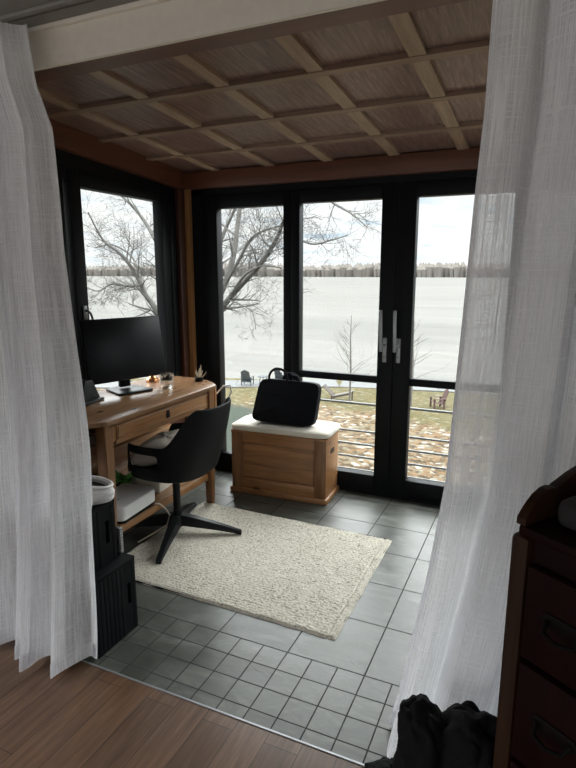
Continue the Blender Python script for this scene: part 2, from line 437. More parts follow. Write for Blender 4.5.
# side walls of the sunroom
# left: dark frame plane with a casement over a dark lower panel
struct('wall_left', MB().span((XL-.10, 1.43, 0), (XL, 2.196, 2.20)).span((XL-.10, 3.205, 0), (XL, YB+.1, 2.20))
       .span((XL-.10, 2.196, 0), (XL, 3.205, .56)).span((XL-.10, 2.196, 1.945), (XL, 3.205, 2.20)), 'frame', smooth=False)
struct('baseboard_left', MB().span((XL, 1.45, 0), (XL+.015, YB-.09, .50), .003), 'dark_wall')
# right wall with a matching side window (behind the curtain)
struct('wall_right', MB().span((XR, 1.43, 0), (XR+.10, 2.0, 2.20)).span((XR, 3.1, 0), (XR+.10, YB+.1, 2.20))
       .span((XR, 2.0, 0), (XR+.10, 3.1, .60)).span((XR, 2.0, 1.90), (XR+.10, 3.1, 2.20)), 'frame', smooth=False)
# room walls behind and beside the photographer; unseen windows in the back and left walls let daylight in
struct('wall_front', MB().span((-3.6, 1.40, 0), (XL-.0, 1.45, 2.20)).span((XR, 1.40, 0), (2.6, 1.45, 2.20)), 'room_wall')
struct('wall_side_left', MB().span((-3.7, -3.2, 0), (-3.6, -2.6, 2.26)).span((-3.7, .4, 0), (-3.6, 1.45, 2.26)).span((-3.7, -2.6, 0), (-3.6, .4, .6)).span((-3.7, -2.6, 2.05), (-3.6, .4, 2.26)), 'room_wall')
ws = thing('window_6', None, None, (-3.65, -1.1, 0)); ws['kind'] = 'structure'  # unseen window, added only to brighten the room from the side
mb = MB()
for (a_, b_, c_, d_) in ((-1.5, -1.44, .6, 2.05), (1.44, 1.5, .6, 2.05), (-1.44, 1.44, .6, .66), (-1.44, 1.44, 1.99, 2.05), (-.03, .03, .66, 1.99)): mb.span((-.03, a_, c_), (.03, b_, d_), .003)
mb.build('window_frame', 'cream_frame', ws)
struct('wall_side_right', MB().span((2.6, -3.2, 0), (2.7, 1.45, 2.26)), 'room_wall')
struct('wall_back', MB().span((-3.7, -3.3, 0), (-2.9, -3.2, 2.26)).span((1.9, -3.3, 0), (2.7, -3.2, 2.26))
       .span((-2.9, -3.3, 0), (1.9, -3.2, .35)).span((-2.9, -3.3, 2.1), (1.9, -3.2, 2.26)), 'room_wall')
# roof over everything
struct('ceiling', MB().span((-3.8, -3.4, 2.36), (2.8, YB+.38, 2.45)), 'siding')

def frame_rect(mb, plane, a0, a1, z0, z1, w, d0, d1, bev=.003):
    """rectangular frame; plane 'y' -> a is x, 'x' -> a is y; d = depth range"""
    def sp(p0, p1, q0, q1):
        if plane == 'y': mb.span((p0, d0, q0), (p1, d1, q1), bev)
        else: mb.span((d0, p0, q0), (d1, p1, q1), bev)
    sp(a0, a0+w, z0, z1); sp(a1-w, a1, z0, z1); sp(a0+w, a1-w, z1-w, z1); sp(a0+w, a1-w, z0, z0+w)

# left casement window
wl = thing('window_1', None, None, (XL, 2.70, 0)); wl['kind'] = 'structure'
mb = MB(); frame_rect(mb, 'x', 2.196-2.70, 3.205-2.70, .53, 1.945, .05, -.06, .012); mb.build('window_frame', 'frame', wl)
mb = MB(); frame_rect(mb, 'x', 2.285-2.70-.005, 3.125-2.70, .575, 1.945, .08, -.045, .022)
mb.build('sash', 'frame', wl)
MB().span((-.022, 2.36-2.70, .65), (-.016, 3.08-2.70, 1.86)).build('glass_pane', 'glass', wl)
h = MB().box((.028, 2.325-2.70, 1.20), (.008, .026, .085), bev=.003).build('window_latch', 'steel_dark', wl)
MB().tube([(.034, 2.325-2.70, 1.215), (.050, 2.325-2.70, 1.215), (.052, 2.34-2.70, 1.20), (.052, 2.352-2.70, 1.165)], .007, 8).build('latch_lever', 'steel_dark', h)
# right side window
wr = thing('window_2', None, None, (XR, 2.55, 0)); wr['kind'] = 'structure'
mb = MB(); frame_rect(mb, 'x', -.55, .55, .60, 1.90, .08, -.02, .05); mb.build('window_frame', 'frame', wr)
MB().span((.02, -.47, .68), (.026, .47, 1.82)).build('glass_pane', 'glass', wr)
# rear window of the room
wb = thing('window_3', None, None, (-.5, -3.25, 0)); wb['kind'] = 'structure'
mb = MB(); frame_rect(mb, 'y', -2.4, 2.4, .35, 2.1, .06, -.03, .03); mb.build('window_frame', 'cream', wb)

# door wall: outer frame, side lights and the pair of doors
FZ = 1.965
mb = MB()
mb.span((XL, YB, 0), (-2.15, YB+.10, FZ)); mb.span((.54, YB, 0), (XR, YB+.10, FZ))
mb.span((XL, YB, 1.93), (XR, YB+.10, 2.20))
mb.span((XL, YB, 0), (XR, YB+.10, .018))
struct('wall_far', mb, 'frame', smooth=False)
def fixed(n_, x0, x1, g0, g1):
    t = thing('window_%d' % n_, None, None, ((x0+x1)/2, YB, 0)); t['kind'] = 'structure'; c = (x0+x1)/2
    mb = MB(); mb.span((x0-c, 0, .018), (g0-c, .07, 1.93), .004).span((g1-c, 0, .018), (x1-c, .07, 1.93), .004)
    mb.span((g0-c, 0, 1.84), (g1-c, .07, 1.93), .004).span((g0-c, 0, .018), (g1-c, .07, .135), .004)
    mb.build('window_frame', 'frame', t)
    MB().span((g0-c, .040, .135), (g1-c, .046, 1.84)).build('glass_pane', 'glass', t)
fixed(4, -2.15, -1.495, -2.04, -1.547)
fixed(5, -.115, .54, -.06, .433)
def door(n_, x0, x1, g0, g1, hx):
    t = thing('door_%d' % n_, None, None, ((x0+x1)/2, YB, 0)); t['kind'] = 'structure'; c = (x0+x1)/2
    mb = MB(); mb.span((x0-c, -.008, .02), (g0-c, .06, 1.928), .005).span((g1-c, -.008, .02), (x1-c, .06, 1.928), .005)
    mb.span((g0-c, -.008, 1.845), (g1-c, .06, 1.928), .005).span((g0-c, -.008, .02), (g1-c, .06, .135), .005)
    mb.build('door_leaf', 'frame', t)
    MB().span((g0-c, -.004, .742), (g1-c, .030, .788), .003).build('glazing_bar', 'frame', t)
    MB().span((g0-c, .034, .135), (g1-c, .040, 1.845)).build('glass_pane', 'glass', t)
    x = hx-c
    hd = MB().box((x+.010, -.013, .955), (.026, .010, .15), bev=.004).build('door_handle', 'steel', t)
    MB().tube([(x+.010, -.014, .985), (x+.010, -.050, .985), (x+.004, -.058, .985)], .008, 10).box((x-.006, -.058, 1.075), (.020, .012, .25), ry=R(-1.5), bev=.004).build('lever', 'steel', hd)
    tb = MB().tube([(x+.010, -.020, .915), (x+.010, -.030, .915)], .007, 10).build('lock_turn', 'steel_dark', hd)
door(1, -1.492, -.807, -1.43, -.905, -.868)
door(2, -.803, -.118, -.70, -.18, -.783)

# ------------------------------------------------------------ OUTSIDE
GZ = -5.2
def ground_z(x, y):
    return GZ
gm = MB().grid(lambda u, v: Vector((-60+120*u, 3.9+ (33.3-3.9)*v - max(0, (-60+120*u)+9.0)*-.04*v - max(0, -9.0-(-60+120*u))*.38*v, GZ + .10*noise.noise(Vector((u*30, v*9, 0))))), 60, 30)
struct('terrain', gm, 'ground')
# concrete lake wall along the bank
pts = [(-34, 20.5), (-22, 24.8), (-16, 27.8), (-10.5, 30.4), (-5, 31.6), (2, 32.4), (14, 33.3)]
mb = MB()
for (x0, y0), (x1, y1) in zip(pts, pts[1:]):
    d = Vector((x1-x0, y1-y0)); nrm = Vector((-d.y, d.x)).normalized()
    vs = []
    for z in (GZ-.9, GZ+.05):
        for (x, y, s) in ((x0, y0, 0), (x1, y1, 0), (x1, y1, 2.1), (x0, y0, 2.1)):
            vs.append(mb.bm.verts.new((x+nrm.x*s, y+nrm.y*s, z)))
    lo, hi = vs[:4], vs[4:]
    mb.bm.faces.new(lo[::-1]); mb.bm.faces.new(hi)
    for i in range(4): mb.bm.faces.new((lo[i], lo[(i+1) % 4], hi[(i+1) % 4], hi[i]))
tag(mb.build('lake_wall', 'concrete', smooth=False), kind='structure')
mb = MB(); mb.span((-1500, 8, -6.0), (1500, 1010, -5.9)); struct('lake', mb, 'water', smooth=False)
# wooded far shore
mb = MB(); rr = random.Random(3)
bank = []
for i in range(2600):
    x = -1500 + 3000*rr.random(); y = 900 + 70*rr.random() - .00002*x*x
    hgt = 17 + 7*noise.noise(Vector((x*.006, 2.3, 0))) + 7*rr.random(); r = 3.5+4*rr.random()
    ts = 5; lo = [mb.bm.verts.new((x+r*.7*math.cos(a*2*PI/ts), y+r*.7*math.sin(a*2*PI/ts), -5.9)) for a in range(ts)]
    md = [mb.bm.verts.new((x+r*math.cos(a*2*PI/ts), y+r*math.sin(a*2*PI/ts), -5.9+hgt*.66)) for a in range(ts)]
    tp = mb.bm.verts.new((x+rr.uniform(-2, 2), y, -5.9+hgt))
    for a in range(ts):
        b = (a+1) % ts
        mb.bm.faces.new((lo[a], lo[b], md[b], md[a])); mb.bm.faces.new((md[a], md[b], tp))
tag(mb.build('far_woods', 'far', smooth=False), 'hazy brown line of bare woods along the far shore of the lake', 'woods', kind='stuff')

# guard rail outside the doors
gr = thing('guard_rail', 'pale horizontal metal guard rail just outside the glass doors', 'railing', (-.8, 3.56, 0))
for z in (.545, .351, .258, .165, .070):
    MB().tube([(-.76, 0, z), (.78, 0, z)], .008 if z < .5 else .009, 8).build('rail_bar', 'rail', gr)
for x in (-.76, .01, .78):
    MB().span((x-.014, -.012+.02, -.14), (x+.014, .012+.02, .56), .003).build('post', 'rail', gr)
# house wall outside below the doors
struct('wall_outside', MB().span((-3.8, YB+.10, -5.3), (2.8, YB+.26, -.12)).span((XL-.3, YB+.0, -.30), (XR+.3, YB+.30, -.101)), 'siding')

def adirondack(name, label, mat, loc, rz, s=1.0, lounger=False, group=None):
    t = thing(name, label, 'chair', loc, rz, group)
    # faces local -y
    mb = MB()
    for i in range(6):
        f = i/5; mb.box((0, -.26+.45*f, .34-.12*f), (.52*s, .065, .02), rx=R(-15))
    mb.build('seat', mat, t)
    mb = MB()
    for i in range(7):
        x = (i-3)*.078; h_ = .78 - .035*abs(i-3)**1.5*.6
        mb.box((x, .22+.16*h_*.9, .22+h_/2), (.066, .02, h_), rx=R(-20))
    mb.box((0, .30, .42), (.54, .02, .06), rx=R(-20)); mb.box((0, .40, .72), (.50, .02, .06), rx=R(-20))
    mb.build('backrest', mat, t)
    for sx in (-1, 1):
        MB().box((sx*.31, -.02, .52), (.11, .66, .022), bev=.005).build('armrest', mat, t)
        MB().box((sx*.29, -.27, .255), (.03, .09, .51)).build('leg', mat, t)
        MB().box((sx*.29, .22, .255), (.03, .09, .51)).build('leg', mat, t)
    return t
adirondack('garden_chair', 'blue-grey slatted garden chair on the bank, left in the left glass pane', 'blue_chair', (-15.65, 28.6, GZ+.05), R(190))
adirondack('garden_chair', 'blue-grey slatted garden chair rising just above the black bag', 'blue_chair', (-14.15, 30.2, GZ+.05), R(160))
adirondack('garden_chair', 'red slatted garden chair seen beside the edge of the right curtain', 'red_chair', (-4.35, 27.6, GZ), R(-62))
for o_ in COL.objects:
    if o_.name.startswith('garden_chair'): o_['group'] = 'garden chairs by the lake'
tb = thing('side_table', 'small low grey table between the two blue-grey garden chairs', 'table', (-14.95, 29.3, GZ+.05))
MB().lathe([(0,.44),(.32,.44),(.32,.47),(0,.47)], n=16).build('table_top', 'blue_chair', tb)
for k in range(3):
    a = k*2*PI/3; MB().tube([(.22*math.cos(a), .22*math.sin(a), .44), (.26*math.cos(a), .26*math.sin(a), 0)], .02, 6).build('leg', 'blue_chair', tb)
# wooden lounger with raised back
lg = thing('sun_lounger', 'weathered brown wooden lounge chair with a raised back on the lawn', 'lounger', (-9.55, 27.3, GZ), R(4)); lg.scale = (.9,.9,.9)
mb = MB()
for i in range(9): mb.box((-.15+.125*i, 0, .26+.033*i), (.11, .62, .03), ry=R(-15))
mb.build('seat', 'pale_chair', lg)
mb = MB()
for i in range(6): mb.box((-.27-.10*i, 0, .33+.09*i), (.11, .62, .035), ry=R(42))
mb.build('backrest', 'brown_chair', lg)
for sy in (-1, 1):
    MB().box((.32, sy*.30, .33), (1.25, .04, .09), ry=R(-15)).build('side_rail', 'brown_chair', lg)
    MB().box((.85, sy*.28, .24), (.06, .05, .50)).build('leg', 'brown_chair', lg)
    MB().box((-.25, sy*.28, .16), (.06, .05, .34)).build('leg', 'brown_chair', lg)

# ---- trees: hand-laid limbs, then grown twigs
def grow(mb, p, d, L, r, depth, rng, spread=.55, up=.04, nseg=5, sides=5, kids=4):
    pts = [p.copy()]; rad = [r]; dd = d.normalized(); pos = p.copy()
    for i in range(nseg):
        dd = (dd + Vector((rng.uniform(-1,1), rng.uniform(-1,1), rng.uniform(-1,1)))*.20 + Vector((0,0,up))).normalized()
        pos = pos + dd*(L/nseg); pts.append(pos.copy()); rad.append(r*(1-.75*(i+1)/nseg))
    mb.tube(pts, rad, sides, cap=False)
    if depth > 0:
        for k in range(kids):
            i = rng.randint(1, nseg); q = pts[i]
            a = (pts[i]-pts[i-1]).normalized()
            v = Vector((rng.uniform(-1,1), rng.uniform(-1,1), rng.uniform(-1,1))); v = (v-a*v.dot(a)).normalized()
            nd = (a*(1-spread) + v*spread).normalized()
            grow(mb, q, nd, L*rng.uniform(.5,.8), max(.004, rad[i]*.65), depth-1, rng, spread, up, 4, 4, kids)
def limb(mb, tw, pix, rng, n_kids, kl, depth=2, r0=.1, r1=.03, kr=.45):
    """pix: (px, py, distance along y) corner points of a limb"""
    P = [at_y(a, b, y) for a, b, y in pix]
    pts = []
    for i in range(len(P)-1):
        p0 = P[max(i-1, 0)]; p1 = P[i]; p2 = P[i+1]; p3 = P[min(i+2, len(P)-1)]
        for s in range(5):
            t = s/5
            pts.append(.5*((2*p1)+(-p0+p2)*t+(2*p0-5*p1+4*p2-p3)*t*t+(-p0+3*p1-3*p2+p3)*t**3))
    pts.append(P[-1]); m = len(pts)
    rad = [.85*(r0+(r1-r0)*i/(m-1)) for i in range(m)]
    mb.tube(pts, rad, 8)
    for k in range(n_kids):
        f = .15+.85*(k+rng.random())/n_kids; i = min(m-1, max(1, int(f*(m-1)))); a = (pts[i]-pts[i-1]).normalized()
        v = Vector((rng.uniform(-1,1), rng.uniform(-1,1), rng.uniform(-.6,1))); v = (v-a*v.dot(a)).normalized()
        grow(tw, pts[i], (a*.5+v*.6), kl*rng.uniform(.6,1.1), rad[i]*kr, depth, rng)
    return pts, rad
rng = random.Random(11)
TY = 15.0
base = at_y(192, 352, TY)
tree = thing('bare_tree', 'big leafless tree with spreading grey limbs in front of the lake', 'tree', (base.x, base.y, GZ))
tk, tw = MB(), MB()
tk.tube([(base.x-.1, base.y, GZ-.1), (base.x, base.y, GZ+1.2), (base.x+.05, base.y, GZ+2.8), base], [.42, .33, .29, .26], 12)
limb(tk, tw, [(192,352,TY), (212,322,TY), (228,300,TY-.3), (243,283,TY-.6), (262,262,TY-1.0), (276,240,TY-1.4), (283,222,TY-1.7), (290,205,TY-2.2)], rng, 12, 1.3, 3, .14, .035)
limb(tk, tw, [(192,352,TY), (206,318,TY+.3), (222,290,TY+.5), (233,258,TY+.8), (238,222,TY+1.2), (243,188,TY+1.6), (250,150,TY+2)], rng, 10, 1.4, 3, .17, .05)
limb(tk, tw, [(222,290,TY+.5), (238,262,TY), (252,238,TY-.5), (272,228,TY-1), (300,222,TY-1.5)], rng, 9, 1.1, 3, .07, .02)
limb(tk, tw, [(206,318,TY+.3), (211,280,TY+.9), (217,252,TY+1.4), (226,228,TY+1.8), (240,200,TY+2.4), (258,175,TY+3)], rng, 10, 1.3, 3, .13, .04)
limb(tk, tw, [(228,300,TY-.3), (244,276,TY-1), (262,266,TY-1.5), (282,268,TY-2)], rng, 9, .9, 3, .06, .015)
# limbs reaching left, seen in the side window
limb(tk, tw, [(192,352,TY), (178,342,TY), (166,328,TY-.2), (155,308,TY-.4), (145,294,TY-.5), (141,285,TY-.6), (132,268,TY-.8), (118,252,TY-1.1), (103,240,TY-1.4), (88,212,TY-1.7)], rng, 14, 1.3, 3, .15, .025)
limb(tk, tw, [(141,285,TY-.6), (128,286,TY-1), (112,284,TY-1.5), (98,291,TY-2), (84,286,TY-2.5)], rng, 12, .8, 3, .055, .012)
limb(tk, tw, [(146,294,TY-.5), (138,270,TY), (130,255,TY+.5), (112,245,TY+1), (95,248,TY+1.5)], rng, 9, 1.0, 3, .06, .02)
limb(tk, tw, [(186,345,TY), (178,300,TY+.5), (160,250,TY+1), (140,215,TY+1.4), (115,190,TY+1.8), (90,172,TY+2.2)], rng, 14, 1.6, 3, .13, .03)
# high outer boughs that sweep down to the right
limb(tk, tw, [(243,188,TY+1.6), (280,172,TY), (315,190,TY-1.5), (335,204,TY-2.3), (352,214,TY-2.8), (368,228,TY-3.1)], rng, 11, .75, 2, .08, .012)
limb(tk, tw, [(272,228,TY-1), (292,236,TY-1.5), (312,244,TY-2), (332,240,TY-2.3), (348,235,TY-2.6)], rng, 12, .65, 2, .045, .010)
limb(tk, tw, [(228,300,TY-.3), (240,304,TY-1.0), (252,312,TY-1.4), (256,330,TY-1.6)], rng, 10, .5, 2, .028, .01)
for mb_ in (tk, tw):
    bmesh.ops.translate(mb_.bm, vec=(-base.x, -base.y, -GZ), verts=mb_.bm.verts)
tk.build('trunk', 'bark', tree); tw.build('twigs', 'bark', tree)
def sapling(label, x, y, hgt, seed):
    t = thing('young_tree', label, 'tree', (x, y, GZ), 0, 'young bare trees on the lawn')
    rg = random.Random(seed); mb = MB(); mb.tube([(0,0,0), (.03,0,hgt*.4), (-.02,.02,hgt*.75), (0,0,hgt)], [.055,.045,.03,.010], 6).build('trunk', 'bark_light', t)
    mb = MB()
    for k in range(16):
        z = hgt*(.22+.7*k/16); a = rg.random()*2*PI
        d = Vector((math.cos(a), math.sin(a)*.6, .75)); grow(mb, Vector((0,0,z)), d, (hgt-z)*.42+.35, .013, 1, rg, .4, .06, 4, 4, 3)
    mb.build('branches', 'bark_light', t)
sapling('thin bare sapling seen through the left door above the lounge chair', -8.75, 27.0, 4.5, 2)
sapling('thin bare sapling seen through the right door beside the handles', -5.65, 27.4, 4.3, 5)

# ------------------------------------------------------------ RUG
rg_ = thing('area_rug', 'cream chunky woven wool rug on the grey slate floor', 'rug', (-1.24, 2.31, .0))
W2, D2 = .605, .455
RU, RV = 250, 200
def rugf(u, v):
    x = (u-.5)*2*W2; y = (v-.5)*2*D2
    bx = u*W2*2/.0095; by = v*D2*2/.0085
    bump_ = abs(math.sin(bx*PI*.5+ (int(by) % 2)*PI/2))*abs(math.sin(by*PI*.5))
    e = min(min(u, 1-u)*W2*2, min(v, 1-v)*D2*2)
    z = .011 + .0028*bump_ + .0035*noise.noise(Vector((x*95, y*95, 0))) + .002*noise.noise(Vector((x*9, y*9, 0)))
    if e < .012: z *= max(.15, e/.012)
    if .03 < min(1-u, 1)*W2*2 < .04: z -= .004
    xs = x + .004*noise.noise(Vector((y*14, 3, u))) ; ys = y + .004*noise.noise(Vector((x*14, 7, v)))
    # slightly skewed: west end runs a touch further north
    return Vector((xs, ys + (.02*(.5-u)), z))
MB().grid(rugf, RU, RV).build('woven_top', 'rug', rg_)
MB().box((0, 0, .0035), (W2*2-.012, D2*2-.012, .005)).build('backing', 'black_fabric', rg_)

# ------------------------------------------------------------ DESK
dk = thing('writing_desk', 'pine writing desk with clipped corners under the left window', 'desk', (-2.01, 2.335, 0))
dx, dy = -2.01, 2.335
def P2(x, y): return (x-dx, y-dy)
top = [(-1.745,1.87),(-1.745,2.80),(-1.80,2.86),(-1.86,2.90),(-2.0,2.945),(-2.265,2.945),(-2.265,1.74),(-2.0,1.74),(-1.86,1.765),(-1.80,1.805)]
MB().prism([P2(*p) for p in top], .735, .76, .007).build('tabletop', 'desk_y', dk)
# front apron with drawer opening
mb = MB(); X0 = -1.775-dx
mb.span((X0-.022, 1.93-dy, .625), (X0, 2.75-dy, .645), .002); mb.span((X0-.022, 1.93-dy, .718), (X0, 2.75-dy, .735))
mb.span((X0-.022, 1.90-dy, .625), (X0, 1.955-dy, .735)); mb.span((X0-.022, 2.735-dy, .625), (X0, 2.76-dy, .735))
mb.build('front_apron', 'pine_y', dk)
for y in (1.80, 2.88):
    MB().span((-2.22-dx, y-.01-dy, .60), (-1.80-dx, y+.01-dy, .735), .002).build('side_apron', 'pine_x', dk)
MB().span((-2.245-dx, 1.80-dy, .56), (-2.225-dx, 2.88-dy, .735), .002).build('back_apron', 'pine_y', dk)
dr = MB().span((X0-.35, 1.965-dy, .655), (X0-.01, 2.725-dy, .66)).span((X0-.014, 1.955-dy, .648), (X0+.008, 2.735-dy, .717), .004).build('drawer', 'pine_y', dk)
fr = MB(); yy0, yy1 = 1.962-dy, 2.728-dy
fr.span((X0+.004, yy0, .654), (X0+.012, yy1, .660), .001).span((X0+.004, yy0, .706), (X0+.012, yy1, .712), .001).span((X0+.004, yy0, .654), (X0+.012, yy0+.006, .712), .001).span((X0+.004, yy1-.006, .654), (X0+.012, yy1, .712), .001)
fr.build('moulding', 'pine_y', dr)
MB().prism([(-.013, -.02), (.013, -.02), (.016, 0), (.010, .022), (-.010, .022), (-.016, 0)], 0, .004, .001, Matrix.Translation((X0+.008, 2.345-dy, .683)) @ Euler((PI/2, 0, PI/2)).to_matrix().to_4x4()).build('keyhole_plate', 'bronze', dr)
def leg_mb(x, y, s0=.058, s1=.040):
    mb = MB(); x -= dx; y -= dy; b2 = mb.bm; lo = []; hi = []; md = []
    for (a, b) in ((-1,-1),(1,-1),(1,1),(-1,1)):
        lo.append(b2.verts.new((x+a*s1/2, y+b*s1/2, 0))); md.append(b2.verts.new((x+a*s0/2, y+b*s0/2, .50))); hi.append(b2.verts.new((x+a*s0/2, y+b*s0/2, .735)))
    b2.faces.new(lo[::-1]); b2.faces.new(hi)
    for i in range(4):
        j = (i+1) % 4; b2.faces.new((lo[i], lo[j], md[j], md[i])); b2.faces.new((md[i], md[j], hi[j], hi[i]))
    bmesh.ops.bevel(b2, geom=[e for e in b2.edges], offset=.004, segments=2, affect='EDGES')
    return mb
for (x, y) in ((-1.80, 1.905), (-1.792, 2.775), (-2.215, 1.85), (-2.215, 2.86)):
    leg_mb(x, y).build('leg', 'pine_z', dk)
MB().span((-2.20-dx, 1.86-dy, .178), (-1.80-dx, 2.80-dy, .202), .004).build('lower_shelf', 'desk_y', dk)
MB().span((-1.815-dx, 1.86-dy, .165), (-1.79-dx, 2.80-dy, .205), .003).build('shelf_rail', 'pine_y', dk)
MB().span((-2.255-dx, 1.84-dy, .435), (-2.12-dx, 2.87-dy, .455), .003).span((-2.14-dx, 1.84-dy, .37), (-2.122-dx, 2.87-dy, .437), .003).build('back_shelf', 'pine_y', dk)
MB().span((-2.255-dx, 1.84-dy, .20), (-2.240-dx, 2.87-dy, .436), .002).build('back_panel', 'pine_y', dk)

# ---- on the desk
ang = math.atan2(.149, .445)
mc = Vector((-2.130, 2.452))
mo = thing('monitor', 'wide black computer monitor on the pine desk before the side window', 'monitor', (-2.108, 2.445, .76), -ang)
# local y = along the width, local x = viewing side
MB().box((-.012, 0, .240), (.022, .49, .35), ry=R(-9), bev=.006).build('housing', 'black_plastic', mo)
MB().box((-.0005, 0, .246), (.003, .472, .322), ry=R(-9), bev=.001).build('screen', 'screen', mo)
MB().box((-.04, 0, .14), (.03, .065, .24), bev=.006).build('stand_neck', 'black_plastic', mo)
MB().prism([(-.10,-.085),(.08,-.11),(.10,-.09),(.10,.09),(.08,.11),(-.10,.085)], 0, .012, .004).build('stand_base', 'black_plastic', mo)
sp_ = thing('desk_speaker', 'small black wedge-shaped device on the desk left of the monitor', 'speaker', (-2.14, 2.135, .76), R(10))
mt = Matrix(((0,0,1,0),(1,0,0,0),(0,1,0,0),(0,0,0,1)))
MB().prism([(-.075, 0), (.05, 0), (.065, .008), (.012, .10), (-.045, .105), (-.08, .01)], -.045, .045, .005, mt).build('body', 'black_plastic', sp_)
MB().box((0, -.01, .006), (.13, .15, .012), bev=.004).build('base', 'black_plastic', sp_); sp_.scale = (1.15,)*3
tag(MB().tube([(-2.13, 2.17, .79), (-2.17, 2.22, .82), (-2.19, 2.30, .845), (-2.165, 2.385, .87)], .003, 6).build('cable', 'cable_b'), 'thin black cable running from the wedge device to the monitor', 'cable')
cn = thing('candle_holder', 'small shiny copper candle holder on the desk right of the monitor', 'candle holder', (-2.165, 2.735, .76))
MB().lathe([(0,0),(.036,0),(.038,.004),(.036,.010),(.030,.014),(.022,.016),(.018,.022),(.010,.030),(.008,.038),(.011,.042),(.011,.052),(.007,.054),(0,.054)]).build('body', 'copper', cn)
MB().tube([(.030*math.cos(a)+.045, 0, .026+.016*math.sin(a)) for a in [i*2*PI/12 for i in range(12)]], .0025, 6, closed=True).build('ring_handle', 'copper', cn); cn.scale = (1.05, 1.05, 1.45)
jr = thing('glass_jar', 'clear glass with a dark little plant on the far end of the desk', 'glass', (-1.955, 2.60, .76))
def clear():
    t = NT('clear_glass'); g = t.n('ShaderNodeBsdfGlass'); g.inputs['IOR'].default_value = 1.35; g.inputs['Roughness'].default_value = .02
    g.inputs[0].default_value = (.9,.93,.93,1); tr = t.n('ShaderNodeBsdfTransparent'); mx = t.n('ShaderNodeMixShader'); mx.inputs[0].default_value = .45
    t.l(g.outputs[0], mx.inputs[1]); t.l(tr.outputs[0], mx.inputs[2]); t.l(mx.outputs[0], t.out.inputs[0]); return t.m
M['clear'] = clear()
MB().lathe([(0,.001),(.022,.001),(.027,.006),(.031,.050),(.031,.064),(.028,.064),(.028,.050),(.024,.010),(0,.008)]).build('glass_cup', 'clear', jr)
mb = MB(); rg2 = random.Random(4)
for k in range(26):
    a = rg2.random()*2*PI; r = .022*rg2.random()**.5; z = .03+.03*rg2.random()
    mb.tube([(r*math.cos(a), r*math.sin(a), z), (r*1.2*math.cos(a), r*1.2*math.sin(a), z+.012)], [.006, .002], 5)
mb.build('succulent', 'leaf_dark', jr); jr.scale = (1.3,)*3
rd = thing('reed_vase', 'little pot of pale dried reeds at the far corner of the desk', 'vase', (-1.90, 2.85, .76))
MB().lathe([(0,0),(.022,0),(.026,.008),(.024,.022),(.018,.028),(0,.026)]).build('pot', 'bronze', rd)
mb = MB()
for (x, y, z, tx, ty) in ((-.012,0,.075,-.004,.0),(.0,.006,.10,.004,.01),(.012,-.004,.07,.012,0),(.016,.006,.06,.02,.006),(-.016,.008,.055,-.014,.01),(.004,-.01,.085,.01,-.01)):
    mb.tube([(x*.6, y*.6, .02), (x+tx*.6, y+ty, z*.6), (x+tx*1.6, y+ty, z)], [.0035, .005, .002], 6)
mb.build('reeds', 'reed', rd)
tag(MB().tube([(-1.83, 2.935, .67), (-1.80, 2.975, .715), (-1.765, 3.0, .715), (-1.752, 2.99, .68), (-1.765, 2.96, .63), (-1.82, 2.93, .55), (-1.95, 2.93, .35), (-2.05, 2.93, .15), (-2.10, 2.94, .006)], .006, 8).build('cable', 'cable_w'), 'pale looped cable hanging off the far end of the desk', 'cable')
# ---- under the desk
pr = thing('printer', 'white rounded printer on the lower shelf of the desk', 'printer', (-1.895, 2.115, .203), R(4))
poly = []
for (cx_, cy_, a0) in ((.075,.115,0), (-.075,.115,90), (-.075,-.125,180), (.075,-.125,270)):
    for s in range(5):
        a = R(a0+s*22.5); poly.append((cx_+.03*math.cos(a), cy_+.03*math.sin(a)))
MB().prism(poly, .018, .092, .008).build('body', 'white_plastic', pr)
MB().prism([(x*.94, y*.94) for x, y in poly], 0, .02, .003).build('base', 'black_plastic', pr)
MB().box((.02, -.07, .0935), (.006, .014, .002), bev=.0005).build('button', 'steel_dark', pr)
pt = thing('potted_plant', 'small bright green plant behind the white printer', 'plant', (-2.075, 2.31, .203))
MB().lathe([(0,0),(.030,0),(.040,.055),(.042,.060),(.036,.060),(.034,.05),(0,.048)]).build('pot', 'black_plastic', pt); pt.scale = (1.35,)*3
mb = MB(); rg3 = random.Random(9)
for k in range(30):
    a = rg3.random()*2*PI; e = rg3.uniform(.2, 1.2); L = rg3.uniform(.045, .085)
    d = Vector((math.cos(a)*math.cos(e), math.sin(a)*math.cos(e), math.sin(e))); s = Vector((-math.sin(a), math.cos(a), 0))
    b = Vector((math.cos(a)*.008, math.sin(a)*.008, .055)); p = [b+d*L*f-Vector((0,0,.02*f*f)) for f in (0, .35, .7, 1)]
    w = [.004, .010, .008, .0008]
    vs = [(mb.bm.verts.new(q-s*ww), mb.bm.verts.new(q+s*ww+Vector((0,0,.001)))) for q, ww in zip(p, w)]
    for (a1, b1), (a2, b2_) in zip(vs, vs[1:]): mb.bm.faces.new((a1, b1, b2_, a2))
mb.build('leaves', 'leaf', pt, solid=.0012)
wb_ = thing('storage_box', 'pale box with grey checks standing behind the printer', 'box', (-1.985, 2.50, .203), R(6))
MB().box((0, 0, .075), (.20, .26, .15), bev=.006).build('body', 'cushion', wb_)
MB().box((0, 0, .155), (.206, .266, .03), bev=.005).build('lid', 'white_plastic', wb_)
tag(MB().tube([(-1.80, 2.245, .209), (-1.782, 2.26, .205), (-1.768, 2.29, .17), (-1.764, 2.32, .12), (-1.770, 2.30, .07), (-1.80, 2.22, .05), (-1.86, 2.16, .012)], .004, 6).build('cable', 'cable_w'), 'white cord hanging over the front of the low desk shelf', 'cable')

